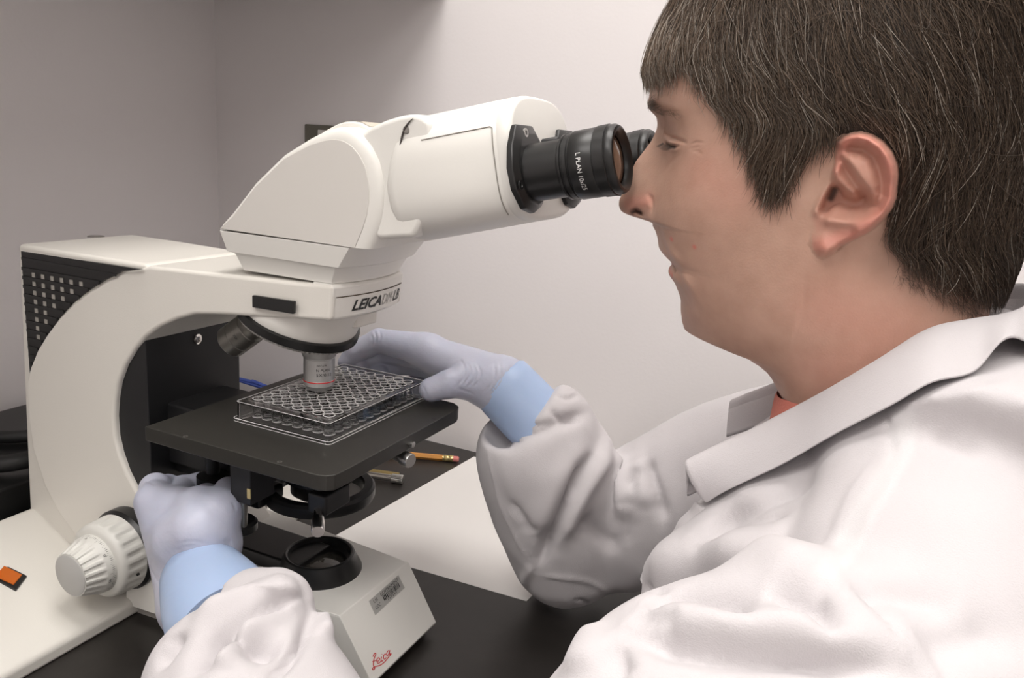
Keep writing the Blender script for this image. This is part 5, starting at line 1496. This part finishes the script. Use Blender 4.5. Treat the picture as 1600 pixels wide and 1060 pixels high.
# crumple: low, broad irregularity of the cloth
def vnoise(P, s, seed):
    r = np.random.default_rng(seed); out = 0
    for k in range(6):
        d = nrm(r.normal(size=3)); out = out + np.sin(P @ d * (2 * pi / s) * r.uniform(.7, 1.4) + r.uniform(0, 6.3))
    return out / 6
N = normals(V, Q)
V = V + N * (1.3 * vnoise(V, 60, 1) + 0.5 * vnoise(V, 23, 2))[:, None]
V[:, 2] = np.where((V[:, 0] < 335), np.maximum(V[:, 2], DESK + 0.8), V[:, 2])
def cloth_mat():
    m = mat('white_coat_cotton', (0.58, 0.553, 0.565), 0.85, spec=0.2, bump=0.25, bscale=1500, Sheen_Weight=0.15)
    b = m.node_tree.nodes['Principled BSDF']; nt = m.node_tree
    at = nt.nodes.new('ShaderNodeAttribute'); at.attribute_name = 'tone'
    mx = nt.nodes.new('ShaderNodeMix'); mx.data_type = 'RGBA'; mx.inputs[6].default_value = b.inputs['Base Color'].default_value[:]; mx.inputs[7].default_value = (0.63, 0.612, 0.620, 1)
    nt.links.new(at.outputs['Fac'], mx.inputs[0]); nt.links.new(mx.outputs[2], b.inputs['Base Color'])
    return m
M['coat'] = cloth_mat()
coat = fast_mesh('lab_coat', V, Q, M['coat'], person)
# double-layer facing that reads whiter than the single cloth
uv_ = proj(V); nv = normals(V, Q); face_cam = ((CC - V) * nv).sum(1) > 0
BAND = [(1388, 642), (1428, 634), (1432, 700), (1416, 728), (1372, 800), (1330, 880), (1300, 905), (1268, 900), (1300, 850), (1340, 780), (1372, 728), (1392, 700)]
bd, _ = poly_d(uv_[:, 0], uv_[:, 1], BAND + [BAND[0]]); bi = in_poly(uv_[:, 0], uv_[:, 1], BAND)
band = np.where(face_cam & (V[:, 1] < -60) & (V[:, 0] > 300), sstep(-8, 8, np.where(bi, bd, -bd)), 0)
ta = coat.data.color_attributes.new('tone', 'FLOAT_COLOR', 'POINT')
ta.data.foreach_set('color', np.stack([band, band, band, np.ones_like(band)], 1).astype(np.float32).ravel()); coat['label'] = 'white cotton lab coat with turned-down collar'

# collar: stand, fold and fall, built as a strip from the nape to the lapel end
FE = [(428, YC, 152), (424, -38, 150)] + [tuple(px3(*q)) for q in ((1575, 495, -58), (1510, 503, -72), (1447, 518, -80), (1372, 564, -84), (1306, 603, -78), (1243, 637, -66), (1165, 676, -66), (1110, 700, -70), (1067, 721, -75))]
OE = [(448, YC, 118), (442, -55, 118)] + [tuple(px3(*q)) for q in ((1584, 530, -92), (1522, 585, -104), (1455, 602, -112), (1393, 637, -112), (1306, 681, -104), (1227, 726, -92), (1165, 755, -84), (1130, 771, -79), (1102, 787, -74))]
FE = cr(FE, 6); OE = cr(OE, 6)
def collar(sgn, name, parent):
    rows = []
    for a, b in zip(FE, OE):
        d = b - a; out = nrm(np.cross(d, np.array([1.0, 0.0, 0.0])) if abs(d[0]) < .9 * np.linalg.norm(d) else (0, -1, 0)); out = out if out[1] < 0 else -out
        inn = np.array([a[0] + 2.0, min(a[1] + 7, YC), a[2] - 24.0])
        prof = [inn, a * .55 + inn * .45 + out * 0.5, a + np.array([0, 3.0, -5]), a + np.array([0, 1.6, -0.6]), a + out * 1.2 + np.array([0, 0, .6]), a + d * .08 + out * 3.4, a + d * .3 + out * 4.6, a + d * .6 + out * 4.2, a + d * .9 + out * 2.6, b + out * 1.8, b + out * .2, a + d * .85 + out * .4, a + d * .4 + out * 1.6, a + d * .1 + out * 1.0, a + np.array([0, 4.5, -4]), inn + np.array([0, 1.5, 0])]
        rows.append(np.array(prof))
    R_ = np.array(rows)
    if sgn > 0: R_[..., 1] = 2 * YC - R_[..., 1]
    Vv, Ff = loft(list(R_))
    return mesh(name, Vv, Ff, M['coat'], parent, angle=60, sub=1)
collar(-1, 'collar', coat); collar(1, 'collar', coat)
# front edge of the near coat front: a narrow wavy hem below the lapel
pl_px = [(1094, 790, -72), (1078, 812, -72), (1062, 832, -72), (1048, 850, -73), (1036, 868, -74), (1020, 890, -76), (1004, 915, -80)]
e0 = cr(np.array([px3(*q) for q in pl_px]), 6); rows = []
for k, p in enumerate(e0):
    w = 0.7 * sin(k * 0.55); d = nrm((0.25, -1.0, 0.1)); rows.append(np.array([p + (w - 6, 8, 0), p + (w - 1.5, -1, 0), p + (w + .6, -3.5, 0.4), p + (5 + w, -3.0, 1.0), p + (10, 0, 1.5), p + (10, 3, .5), p + (2 + w, 1, -1)]))
mesh('placket', *loft(rows), M['coat'], coat, angle=60, sub=1)
# coral shirt neck
sx = nrm((-0.42, 0, 1))
sh = [ring((362, YC, 62), sx, 58, 54, 48), ring((362, YC, 80), sx, 53, 52, 48), ring((361, YC, 95), sx, 50.5, 50, 48), ring((361, YC, 97), sx, 49, 49, 48), ring((362, YC, 84), sx, 47, 47, 48)]
mesh('shirt', *loft(sh), mat('coral_knit', (0.62, 0.20, 0.15), 0.85, bump=.5, bscale=900), person, angle=60)

# below the desk: trousers and shoes of the seated person, and the stool
for sgn in (-1, 1):
    yy = YC + sgn * 85
    mesh('trouser_leg', *limb([(500, yy, -300), (420, yy + sgn * 12, -318), (250, yy + sgn * 25, -330), (150, yy + sgn * 28, -350), (120, yy + sgn * 28, -420), (130, yy + sgn * 28, -640), (140, yy + sgn * 28, -860)], [82, 84, 72, 64, 60, 52, 46], n=24), mat('navy_trousers', (0.03, 0.035, 0.06), 0.9), person)
    rows = []
    for t, w, h_ in ((0, 18, 20), (.12, 32, 50), (.35, 36, 66), (.6, 40, 52), (.85, 36, 36), (1, 14, 20)):
        cx = 195 - 250 * t; n_ = 20; th_ = np.arange(n_) * 2 * pi / n_
        rows.append(np.stack([np.full(n_, cx), yy + sgn * 28 + w * np.cos(th_), FLOOR + np.maximum(0, h_ * (0.5 + 0.5 * np.sin(th_)))], 1))
    mesh('shoe', *loft(rows), M['rubber'], person)
stl = thing('lab_stool', (475, YC, FLOOR), 'round black lab stool under the seated person', 'stool')
mesh('seat', *lathe((475, YC, -455), (0, 0, 1), [(150, 0), (178, 8), (182, 40), (170, 62), (0.01, 66)], 48), M['rubber'], stl)
mesh('column', *lathe((475, YC, FLOOR + 60), (0, 0, 1), [(26, 0), (26, 420)], 24), M['chrome'], stl)
for k in range(5):
    a_ = 2 * pi * k / 5; e_ = np.array([475 + 250 * cos(a_), YC + 250 * sin(a_), FLOOR + 62])
    mesh('leg', *tube([(475, YC, FLOOR + 85), tuple(e_)], [20, 13], 10), M['blackp'], stl)
    mesh('caster', *lathe(e_ + (0, 0, -62), (0, 0, 1), [(10, 0), (22, 10), (24, 30), (18, 48), (8, 62)], 20), M['rubber'], stl)
